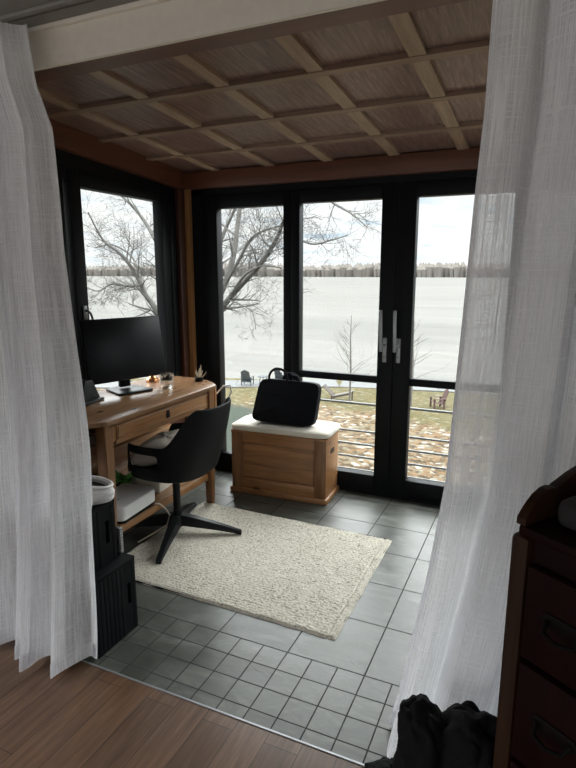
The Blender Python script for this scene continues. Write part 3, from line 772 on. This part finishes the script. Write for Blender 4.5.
# ---- office chair
ch = thing('swivel_chair', 'black plastic swivel armchair on a four-pronged base at the desk', 'chair', (-1.735, 2.35, .013), R(3))
def se(phi, a, b, p=.72):
    c, s = math.cos(phi), math.sin(phi)
    return a*math.copysign(abs(c)**p, c), b*math.copysign(abs(s)**p, s)
def hwall(phi):
    d = abs(math.degrees(phi))
    def sm(x, a, b):
        t = min(1, max(0, (x-a)/(b-a))); return t*t*(3-2*t)
    return .370*(1-sm(d, 36, 80)) + .175*sm(d, 32, 82)*(1-sm(d, 128, 152)) + .004
NU, NV = 72, 22
def shell(u, v):
    phi = -PI + 2*PI*u
    a, b = .215, .235
    if v < .45:
        f = v/.45; x, y = se(phi, a*f, b*f); z = .338 + .040*f**2.4
        if x < -.1: z -= .012*((-x-.1)/.1)
        return Vector((x, y, z+0))
    f = (v-.45)/.55; h = hwall(phi)
    x, y = se(phi, a, b)
    lean = (.10 if abs(phi) < PI/2 else .02)
    k = math.cos(phi); kk = max(0, k)
    x2 = x*.96 + kk*.105*f*(h/.4) + .012*math.sin(f*PI)*k ; y2 = y*(.90+.13*f)
    return Vector((x2, y2, .378 + h*f))
def hole(u, v):
    phi = abs(-180+360*u)
    if v < .45: return False
    f = (v-.45)/.55
    return 86 < phi < 131 and .34 < f < .74
MB().grid(shell, NU, NV, closed_u=True, skip=hole).build('seat_shell', 'black_chair', ch, solid=.012, sub=1)
MB().lathe([(0,.30),(.035,.30),(.075,.338),(.078,.345),(0,.345)]).build('seat_mount', 'black_plastic', ch)
MB().tube([(0,0,.07), (0,0,.31)], .021, 16).tube([(0,0,.05), (0,0,.12)], .027, 16).build('post', 'black_plastic', ch)
MB().lathe([(0,.045),(.040,.045),(.045,.06),(.036,.085),(0,.088)]).build('hub', 'black_plastic', ch)
for k in range(4):
    a = R(19.5+90*k-3); L = .335
    mb = MB(); rows = []
    for s in range(9):
        f = s/8; r = .02+L*f; w = .030*(1-f)+.015*f; z1 = .086*(1-f**1.15)+.024; z0 = max(.0, .050*(1-f)**.7 - .0) if f < .93 else 0
        d = Vector((math.cos(a), math.sin(a), 0)); t_ = Vector((-math.sin(a), math.cos(a), 0))
        rows.append([mb.bm.verts.new(d*r+t_*w+Vector((0,0,z0))), mb.bm.verts.new(d*r+t_*w*.8+Vector((0,0,z1))), mb.bm.verts.new(d*r-t_*w*.8+Vector((0,0,z1))), mb.bm.verts.new(d*r-t_*w+Vector((0,0,z0)))])
    for A, B in zip(rows, rows[1:]):
        for j in range(4): mb.bm.faces.new((A[j], A[(j+1) % 4], B[(j+1) % 4], B[j]))
    mb.bm.faces.new(rows[0][::-1]); mb.bm.faces.new(rows[-1])
    bmesh.ops.bevel(mb.bm, geom=list(mb.bm.edges), offset=.003, segments=2, affect='EDGES')
    mb.build('leg', 'black_plastic', ch)
def pillow(sx, sy, sz, n=26, wr=.03, seed=0, p=2.6):
    def f(u, v):
        th = 2*PI*u; ph = PI*(v-.5)
        x = math.copysign(abs(math.cos(th))**.55, math.cos(th)); y = math.copysign(abs(math.sin(th))**.55, math.sin(th))
        c = math.cos(ph)**.5 if math.cos(ph) > 0 else 0; z = math.copysign(abs(math.sin(ph))**.9, math.sin(ph))
        r = 1+wr*noise.noise(Vector((x*2.5+seed, y*2.5, z*2)))
        return Vector((x*c*sx/2*r, y*c*sy/2*r, z*sz/2*r + wr*.3*sz*noise.noise(Vector((x*4, y*4, seed)))))
    return f
pl = MB().grid(pillow(.36, .36, .115, seed=3, wr=.08), 40, 20, closed_u=True)
bmesh.ops.transform(pl.bm, matrix=Matrix.Translation((-1.78, 2.36, .500)) @ Euler((R(5), R(-14), R(8))).to_matrix().to_4x4(), verts=pl.bm.verts)
tag(pl.build('seat_pillow', 'grey_pillow'), 'soft taupe grey pillow lying on the black swivel chair', 'pillow')

# ---- black storage boxes by the left curtain
def crate(label, loc, sx, sy, sz, slot_y, rz, lid=True):
    t = thing('storage_crate', label, 'box', loc, rz, 'black crates stacked by the curtain')
    mb = MB(); w = .012
    # right-hand face with a slot handle built from strips
    X = sx/2; sh = .045; sw = .009; zc_ = sz*.56
    mb.span((X-w, -sy/2, 0), (X, slot_y-sw, sz)); mb.span((X-w, slot_y+sw, 0), (X, sy/2, sz))
    mb.span((X-w, slot_y-sw, 0), (X, slot_y+sw, zc_-sh)); mb.span((X-w, slot_y-sw, zc_+sh), (X, slot_y+sw, sz))
    mb.span((-X, -sy/2, 0), (-X+w, sy/2, sz)); mb.span((-X+w, -sy/2, 0), (X-w, -sy/2+w, sz)); mb.span((-X+w, sy/2-w, 0), (X-w, sy/2, sz))
    mb.span((-X+w, -sy/2+w, 0), (X-w, sy/2-w, w))
    mb.build('body', 'box_black', t)
    MB().span((-X-.002, -sy/2-.002, sz), (X+.002, sy/2+.002, sz+.012), .003).build('lid', 'box_black', t)
    mb = MB()
    m = int(sy/.022)
    for i in range(m):
        y = -sy/2 + sy*(i+.5)/m
        if abs(y-slot_y) < .022: continue
        mb.box((X+.0002, y, sz/2), (.0016, .019, sz-.006), bev=.0004)
    mb.build('slats', 'box_black', t)
crate('larger black slatted crate on the tiles beside the left curtain', (-1.575, 1.495, 0), .34, .222, .30, .072, 0)
crate('smaller black crate stacked on the larger black crate', (-1.60, 1.475, .313), .30, .175, .235, .042, 0)
# slim grey ribbed thing standing on the lower crate
vt = thing('ribbed_block', 'slim grey ribbed block standing behind the stacked black crate', 'block', (-1.482, 1.628-.03, .313))
MB().box((0, 0, .055), (.05, .02, .11), bev=.003).build('body', 'steel_dark', vt)
mb = MB()
for k in range(8): mb.box((0, -.010, .014+k*.012), (.046, .004, .005), bev=.001)
for k in range(8): mb.box((.025, 0, .014+k*.012), (.004, .016, .005), bev=.001)
mb.build('ribs', 'steel', vt)
# white soft bowl with a folded rim on the crate
bw = thing('fabric_basket', 'white soft fabric basket with dark maroon lining on the black crate', 'basket', (-1.525, 1.535, .5602), R(0)); bw.scale = (1.0, 1.0, .85)
def bowl(u, v):
    a = 2*PI*u; z = .078*v; r = .062 + .012*math.sin(v*PI*.9) - .010*v
    r *= 1+.06*noise.noise(Vector((math.cos(a)*2, math.sin(a)*2, v*4)))
    return Vector((r*1.25*math.cos(a), r*math.sin(a), z*(1+.18*math.cos(a+2.3))+.001))
MB().grid(bowl, 40, 14, closed_u=True).build('body', 'white_cloth', bw, solid=.006)
MB().lathe([(0,.0),(.056,.0),(.062,.004),(0,.006)]).build('base', 'white_cloth', bw)
mb = MB().grid(lambda u, v: Vector(((.053*1.2*v)*math.cos(2*PI*u), .053*v*math.sin(2*PI*u), .058+.014*v*math.cos(2*PI*u+2.3)+.006*noise.noise(Vector((u*9, v*4, 0))))), 32, 7, closed_u=True)
mb.build('lining', 'maroon', bw)
mb = MB().tube([(.078*math.cos(a)*1.0, .060*math.sin(a), .080*(1+.18*math.cos(a+2.3))) for a in [i*2*PI/32 for i in range(32)]], .007, 8, closed=True)
mb.build('rim', 'white_cloth', bw)

# ------------------------------------------------------------ CHEST, CUSHION, BAG
cr = R(3.2)
CX, CY = -1.462, 3.168
cs = thing('wooden_chest', 'honey pine blanket chest in front of the glass doors', 'chest', (CX, CY, 0), cr)
LW, LD, LH = .645, .262, .408
mb = MB(); mb.span((-LW/2, -LD/2+.012, .03), (LW/2, LD/2, LH), .003).build('body', 'pine_x', cs)
y0 = -LD/2
for sx in (-1, 1):
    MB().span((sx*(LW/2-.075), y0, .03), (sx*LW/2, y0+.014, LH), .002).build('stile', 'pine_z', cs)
MB().span((-LW/2+.075, y0+.001, .03), (LW/2-.075, y0+.014, .105), .002).build('rail', 'pine_x', cs)
MB().span((-LW/2+.075, y0+.001, LH-.065), (LW/2-.075, y0+.014, LH), .002).build('rail', 'pine_x', cs)
mb = MB(); a0, a1, b0, b1 = -LW/2+.075, LW/2-.075, .105, LH-.065
mb.span((a0, y0+.006, b0), (a1, y0+.013, b0+.008), .002).span((a0, y0+.006, b1-.008), (a1, y0+.013, b1), .002).span((a0, y0+.006, b0), (a0+.008, y0+.013, b1), .002).span((a1-.008, y0+.006, b0), (a1, y0+.013, b1), .002)
mb.build('moulding', 'pine_z', cs)
MB().span((-LW/2-.012, -LD/2-.012, 0), (LW/2+.012, LD/2+.006, .034), .005).build('plinth', 'pine_x', cs)
MB().span((-LW/2-.004, -LD/2-.004, LH), (LW/2+.004, LD/2+.002, LH+.014), .004).build('lid', 'pine_x', cs)
# dark oval inlay painted as the shade inside the end board's hand hole
hh = []
for i in range(24):
    a = 2*PI*i/24; hh.append((.042*math.copysign(abs(math.cos(a))**.6, math.cos(a)), .017*math.copysign(abs(math.sin(a))**.8, math.sin(a))))
MB().prism(hh, -.004, .0015, 0, Matrix.Translation((LW/2, .005, .315)) @ mt).build('hand_hole_shade', 'black_plastic', cs)
cu = MB()
def cushf(u, v):
    th = 2*PI*u; x = math.copysign(abs(math.cos(th))**.22, math.cos(th)); y = math.copysign(abs(math.sin(th))**.22, math.sin(th))
    k = [0, .6, .93, .985, 1.0, .985, .93, .6, 0]; zz = [.002, .0, .002, .008, .020, .034, .041, .045, .046]
    t = v*8; i = min(7, int(t)); f = t-i
    r = k[i]*(1-f)+k[i+1]*f; z = zz[i]*(1-f)+zz[i+1]*f
    return Vector((x*r*.338, y*r*.150, z + .002*noise.noise(Vector((x*r*5, y*r*3, 0)))*(v > .6)))
cu.grid(cushf, 72, 17, closed_u=True)
bmesh.ops.transform(cu.bm, matrix=Matrix.Translation((CX+.008, CY-.002, LH+.0145)) @ Euler((0, 0, cr)).to_matrix().to_4x4(), verts=cu.bm.verts)
tag(cu.build('seat_cushion', 'cushion'), 'flat cream seat cushion lying on the pine chest', 'cushion')
bg = thing('laptop_bag', 'black padded laptop bag leaning on the cream cushion', 'bag', (-1.45, 3.115, LH+.064), cr+R(1))
def bagf(u, v):
    th = 2*PI*u; x = math.copysign(abs(math.cos(th))**.26, math.cos(th)); z = math.copysign(abs(math.sin(th))**.26, math.sin(th))
    t = (v-.5)*2; k = (1-abs(t)**5)**.5 if abs(t) < 1 else 0
    k = .90+.10*k if abs(t) < .999 else 0
    r = {True: 1}.get(True)
    e = min(1, (1-abs(t))/.22)
    rr_ = (e*(2-e))**.5 if e < 1 else 1
    rr_ = .90*rr_+.10 if v not in (0, 1) else 0
    hw = .212 - .012*(z*.5+.5)
    hx = x*hw*(.86+.14*rr_ if rr_ else 0); hz = z*.140*(.86+.14*rr_ if rr_ else 0)
    return Vector((hx + .035*(z*.5+.5), t*.045*(1-.18*(z+1)/2) + .004*noise.noise(Vector((x*3, z*3, t))), .142+hz))
mb = MB().grid(bagf, 64, 15, closed_u=True)
bmesh.ops.transform(mb.bm, matrix=Euler((R(-8), R(1.5), 0)).to_matrix().to_4x4(), verts=mb.bm.verts)
mb.build('body', 'black_fabric', bg)
def onbag(x, y, z): return Euler((R(-8), R(1.5), 0)).to_matrix() @ Vector((x, y, z))
mb = MB(); hz_ = []
for i in range(13):
    a = PI*i/12; hz_.append(onbag(-.045-.062*math.cos(a), -.030, .262+.088*math.sin(a)**.6))
mb.tube(hz_, .008, 8).build('handle', 'black_fabric', bg)
hz_ = []
for i in range(13):
    a = PI*i/12; hz_.append(onbag(.025-.055*math.cos(a), .02, .262+.062*math.sin(a)**.7))
MB().tube(hz_, .009, 8).build('handle', 'black_fabric', bg)
hz_ = [onbag(.03, .0, .28), onbag(.04, -.01, .315), onbag(.075, -.015, .31), onbag(.095, -.01, .275)]
MB().tube(hz_, .012, 8).build('strap', 'black_fabric', bg)
hz_ = [onbag(.175, .01, .27), onbag(.205, .0, .25), onbag(.212, -.005, .20), onbag(.203, -.005, .14)]
MB().tube(hz_, .010, 8).build('strap', 'black_fabric', bg)
mb = MB(); zp = []
zp = [onbag(-.15, -.047, .06), onbag(-.15, -.0455, .20), onbag(.14, -.0455, .20), onbag(.15, -.047, .06), onbag(-.15, -.047, .06)]
MB().tube(zp, .0016, 6).build('front_pocket', 'black_fabric', bg)

# ------------------------------------------------------------ CURTAINS
def lerp_tab(tab, z):
    tab = sorted(tab)
    if z <= tab[0][0]: return tab[0][1]
    for (z0, a), (z1, b) in zip(tab, tab[1:]):
        if z <= z1: 
            t = (z-z0)/(z1-z0); return a+(b-a)*t
    return tab[-1][1]
ledge = [(0.01,-1.400),(.466,-1.372),(.823,-1.362),(1.087,-1.365),(1.488,-1.385),(1.845,-1.382),(1.98,-1.43),(2.13,-1.445)]
def cl(u, v):
    # u: 0 leading (right) edge .. 1 far left ; v: 0 bottom .. 1 top
    z0 = .012 + .014*math.sin(u*9); z = z0 + (2.135-z0)*v
    xe = lerp_tab(ledge, z); width = .62 - .10*v
    x = xe - width*u
    ph = u*2*PI*5.6+.7*math.sin(u*17)+.4 + .5*noise.noise(Vector((0, z*.8, 1)))
    k = min(1, u/.08)
    x += k*.020*math.cos(ph)
    fold = .042*math.sin(ph) + .022*math.sin(u*2*PI*2.1+2.2) + .010*math.sin(u*2*PI*9+z)
    amp = .55+.75*(1-v)**1.2
    y = 1.305 + fold*amp - .045*math.sin(min(1, u*1.6)*PI)*(1-v)**2
    if u < .06:
        y += .018*(1-u/.06)*(1-v); x += .012*math.sin(z*9)*(1-u/.06)*.4
    y += .006*noise.noise(Vector((u*12, z*3, 5)))
    if z < .62 and x > -1.79: y = min(y, 1.368)
    return Vector((x, y, z))
def cl2(u, v):
    uu = .09+.91*u; p = cl(uu, v)
    q = p + Vector((0, .026+.010*math.sin(uu*2*PI*7.1+1), .004))
    if q.z < .62 and q.x > -1.79: q.y = min(q.y, 1.372)
    return q
cu1 = thing('curtain', 'white sheer linen curtain hanging on the left of the opening', 'curtain', (-1.65, 1.30, 0), 0, 'sheer linen curtains')
mb = MB().grid(cl, 170, 90, uvs=lambda u, v: (u*.9, v*2.1)); bmesh.ops.translate(mb.bm, vec=(1.65, -1.30, 0), verts=mb.bm.verts)
mb.build('panel', 'linen', cu1)
mb = MB().grid(cl2, 150, 80, uvs=lambda u, v: (u*.85+5.2, v*2.1+.3)); bmesh.ops.translate(mb.bm, vec=(1.65, -1.30, 0), verts=mb.bm.verts)
mb.build('back_fold', 'linen', cu1)
mb = MB().grid(lambda u, v: cl(u, .002+.026*v)+Vector((0, -.0025, 0)), 170, 4, uvs=lambda u, v: (u*.9, v*.06)); bmesh.ops.translate(mb.bm, vec=(1.65, -1.30, 0), verts=mb.bm.verts)
mb.build('hem', 'linen', cu1)
mb = MB().grid(lambda u, v: cl(u*.028, v)+Vector((-.001, -.0025, 0)), 6, 90, uvs=lambda u, v: (u*.03, v*2.1)); bmesh.ops.translate(mb.bm, vec=(1.65, -1.30, 0), verts=mb.bm.verts)
mb.build('side_hem', 'linen', cu1)

redge = [(0.0,-.340),(.163,-.306),(.605,-.232),(.88,-.196),(1.27,-.176),(1.573,-.162),(1.771,-.150),(1.956,-.147),(2.14,-.143)]
def cr_(u, v):
    z0 = .006 + .008*math.sin(u*7); z = z0 + (2.14-z0)*v
    xe = lerp_tab(redge, z); width = .86 - .12*v
    b = (1-v)
    lead = max(0, 1-u/.16)
    x = xe + width*u
    ph = u*2*PI*7.3+1.2+.5*noise.noise(Vector((0, z*.9, 4)))+.9*math.sin(u*19)
    k = min(1, u/.05)
    x += k*(.021*math.cos(ph) + .004*math.cos(ph*2.3))
    fold = .050*math.sin(ph)*(.35+.65*k) + .018*math.sin(u*2*PI*3.3+.3) + .008*math.sin(u*2*PI*13+z*1.5)
    y = 1.335 + max(-.048, fold*(.85+.6*b)) + .150*lead*b**1.6
    y += .005*noise.noise(Vector((u*14, z*3, 9)))
    return Vector((x, y, z))
cu2 = thing('curtain', 'white sheer linen curtain hanging on the right of the opening', 'curtain', (.2, 1.33, 0), 0, 'sheer linen curtains')
def cr2(u, v):
    uu = .115+.885*u; p = cr_(uu, v); b = 1-v
    return p + Vector((0, .030+.012*math.sin(uu*2*PI*8.3+2)+.006*noise.noise(Vector((uu*9, v*5, 2))), 0))
for nm, f, nu, nv, uvf in (('panel', cr_, 220, 90, lambda u, v: (u*1.25+3, v*2.1)),
                       ('back_fold', cr2, 200, 80, lambda u, v: (u*1.2+7.3, v*2.1+.4)),
                       ('hem', lambda u, v: cr_(u, .002+.026*v)+Vector((0, -.0025, 0)), 220, 4, lambda u, v: (u*1.25, v*.06)),
                       ('side_hem', lambda u, v: cr_(u*.022, v)+Vector((.001, -.003, 0)), 5, 90, lambda u, v: (u*.03, v*2.1))):
    mb = MB().grid(f, nu, nv, uvs=uvf); bmesh.ops.translate(mb.bm, vec=(-.2, -1.33, 0), verts=mb.bm.verts); mb.build(nm, 'linen', cu2)
# ceiling track for both
ct = tag(MB().span((-2.3, 1.298, 2.148), (.9, 1.318, 2.158), .002).build('curtain_track', 'room_ceiling'), 'slim pale curtain track under the ceiling edge', 'curtain track')

# ------------------------------------------------------------ DRESSER
dsr = thing('dresser', 'dark mahogany chest of drawers in the right foreground', 'dresser', (-.018, .960, 0), R(-34))
# local +x runs along the front (away from the corner), local +y runs back, front face at y=0
DW, DD, DT = .82, .335, .985
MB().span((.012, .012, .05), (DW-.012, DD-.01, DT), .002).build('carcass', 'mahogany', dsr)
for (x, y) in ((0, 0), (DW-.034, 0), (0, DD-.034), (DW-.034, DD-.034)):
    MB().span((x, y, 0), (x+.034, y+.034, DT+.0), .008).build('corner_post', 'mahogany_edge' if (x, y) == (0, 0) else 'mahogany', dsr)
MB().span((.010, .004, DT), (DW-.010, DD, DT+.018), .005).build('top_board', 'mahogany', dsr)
zz_ = [(.775, .945), (.575, .765), (.355, .565), (.10, .345)]
for (a, b) in zz_:
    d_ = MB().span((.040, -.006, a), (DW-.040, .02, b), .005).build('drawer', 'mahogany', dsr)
    for hx in (.135, DW-.135):
        MB().prism([(-.034,-.012),(.034,-.012),(.044,0),(.034,.012),(-.034,.012),(-.044,0)], 0, .003, .001, Matrix.Translation((hx-.02, -.006, (a+b)/2+.01)) @ Euler((PI/2,0,0)).to_matrix().to_4x4()).tube([(hx-.05, -.010, (a+b)/2+.010), (hx-.045, -.024, (a+b)/2-.004), (hx-.02, -.028, (a+b)/2-.010), (hx+.005, -.024, (a+b)/2-.004), (hx+.010, -.010, (a+b)/2+.010)], .004, 8).build('pull', 'bronze', d_)
# scrolled gallery sides
prof = [(0, 0), (0, .012), (.008, .022), (.020, .034), (.036, .046), (.056, .054), (.072, .055), (.080, .052), (.092, .056), (.13, .068), (.20, .082), (DD-.02, .096), (DD-.02, 0)]
for x in (.004, DW-.022):
    MB().prism(prof, 0, .018, .002, Matrix.Translation((x, .006, DT+.017)) @ Matrix(((0,0,1,0),(1,0,0,0),(0,1,0,0),(0,0,0,1)))).build('side_gallery', 'mahogany_edge', dsr)
MB().span((.02, DD-.03, DT+.018), (DW-.02, DD-.012, DT+.11), .004).build('back_gallery', 'mahogany', dsr)
pd = MB().box((0, 0, 0), (DW-.08, DD-.10, .05), bev=.018, seg=3)
o = pd.build('changing_pad', 'grey_pad' if 'grey_pad' in M else 'grey_pillow'); tag(o, 'grey padded mat lying on top of the dark dresser', 'mat')
o.matrix_world = Matrix.Translation((-.018, .960, 0)) @ Euler((0,0,R(-34))).to_matrix().to_4x4() @ Matrix.Translation((DW/2+.005, DD/2-.005, DT+.018+.026))

# ------------------------------------------------------------ JACKET
jk = thing('puffer_jacket', 'black puffer jacket heaped at the foot of the dresser and curtain', 'jacket', (-.105, 1.135, 0)); jk.scale = (1.10, 1.0, 1.20)
def lump(c, s, rot, segs, seed, mat='puffy', name='body', n1=56, n2=44, pf=.10):
    def f(u, v):
        th = 2*PI*u; ph = PI*(v-.5); x = math.cos(th)*math.cos(ph); y = math.sin(th)*math.cos(ph); z = math.sin(ph)
        q = abs(math.sin(segs*(x*.6+.2*noise.noise(Vector((x*2, y*2, z*2+seed))))*PI))**.5
        r = 1+pf*(q-.6) + .18*noise.noise(Vector((x*1.6+seed, y*1.6, z*1.6))) + .06*noise.noise(Vector((x*5+seed, y*5, z*5)))
        return Vector((x*s[0]*r, y*s[1]*r, z*s[2]*r))
    mb = MB().grid(f, n1, n2, closed_u=True)
    bmesh.ops.transform(mb.bm, matrix=Matrix.Translation(c) @ Euler(rot).to_matrix().to_4x4(), verts=mb.bm.verts)
    return mb.build(name, mat, jk)
lump((0, 0, .20), (.125, .10, .17), (0, R(10), R(20)), 3, 1)
lump((.04, -.02, .30), (.085, .085, .10), (R(20), 0, R(50)), 3, 5, name='hood')
lump((-.05, -.03, .31), (.055, .07, .09), (0, R(-20), R(10)), 3, 8, name='collar')
lump((-.10, -.05, .15), (.13, .055, .05), (0, R(-22), R(25)), 5, 12, name='sleeve', pf=.2)
lump((-.125, .05, .12), (.085, .055, .05), (0, R(-10), R(15)), 4, 21, name='cuff', pf=.18)
lump((-.02, -.09, .10), (.14, .075, .09), (0, 0, R(-10)), 4, 15, name='lower_body')

# ------------------------------------------------------------ LIGHT
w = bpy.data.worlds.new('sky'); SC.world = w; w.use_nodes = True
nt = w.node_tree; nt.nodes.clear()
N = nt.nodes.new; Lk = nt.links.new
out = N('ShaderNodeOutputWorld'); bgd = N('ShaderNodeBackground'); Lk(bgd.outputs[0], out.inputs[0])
tc = N('ShaderNodeTexCoord'); sep = N('ShaderNodeSeparateXYZ'); Lk(tc.outputs['Generated'], sep.inputs[0])
def mth(op, a, b=None):
    nd = N('ShaderNodeMath'); nd.operation = op
    for i, v in enumerate((a, b)):
        if v is None: continue
        if isinstance(v, (int, float)): nd.inputs[i].default_value = v
        else: Lk(v, nd.inputs[i])
    return nd.outputs[0]
zz = mth('ADD', mth('MAXIMUM', sep.outputs[2], 0.0), .10)
cmb = N('ShaderNodeCombineXYZ'); Lk(mth('DIVIDE', sep.outputs[0], zz), cmb.inputs[0]); Lk(mth('DIVIDE', sep.outputs[1], zz), cmb.inputs[1])
nz = N('ShaderNodeTexNoise'); Lk(cmb.outputs[0], nz.inputs['Vector']); nz.inputs['Scale'].default_value = 1.6; nz.inputs['Detail'].default_value = 7; nz.inputs['Roughness'].default_value = .58; nz.inputs['Distortion'].default_value = .4
rp = N('ShaderNodeValToRGB'); Lk(nz.outputs['Fac'], rp.inputs[0])
el = rp.color_ramp.elements; el[0].position = .27; el[0].color = (.55, .70, .84, 1); el[1].position = .60; el[1].color = (.97, .98, .97, 1)
e = el.new(.43); e.color = (.88, .91, .93, 1)
Lk(rp.outputs[0], bgd.inputs[0])
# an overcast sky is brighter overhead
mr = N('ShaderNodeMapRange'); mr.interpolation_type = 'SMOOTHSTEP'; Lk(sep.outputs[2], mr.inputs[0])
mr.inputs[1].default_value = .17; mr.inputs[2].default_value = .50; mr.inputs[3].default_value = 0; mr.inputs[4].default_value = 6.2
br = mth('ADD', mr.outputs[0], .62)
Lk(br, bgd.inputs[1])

# sampling portals in the window openings, the added side one included
def portal(loc, rot, sx, sy):
    ld = bpy.data.lights.new('portal', 'AREA'); ld.shape = 'RECTANGLE'; ld.size = sx; ld.size_y = sy; ld.cycles.is_portal = True
    o = bpy.data.objects.new('portal', ld); COL.objects.link(o); o.location = loc; o.rotation_euler = rot
portal((-.8, YB+.14, 1.0), (-PI/2, 0, 0), 2.75, 1.95)
portal((XL-.12, 2.70, 1.24), (0, -PI/2, 0), 1.4, .95)
portal((XR+.12, 2.55, 1.25), (0, PI/2, 0), 1.3, 1.1)
portal((-3.72, -1.1, 1.33), (0, -PI/2, 0), 1.45, 3.0)
portal((-.5, -3.32, 1.2), (PI/2, 0, 0), 4.8, 1.75)
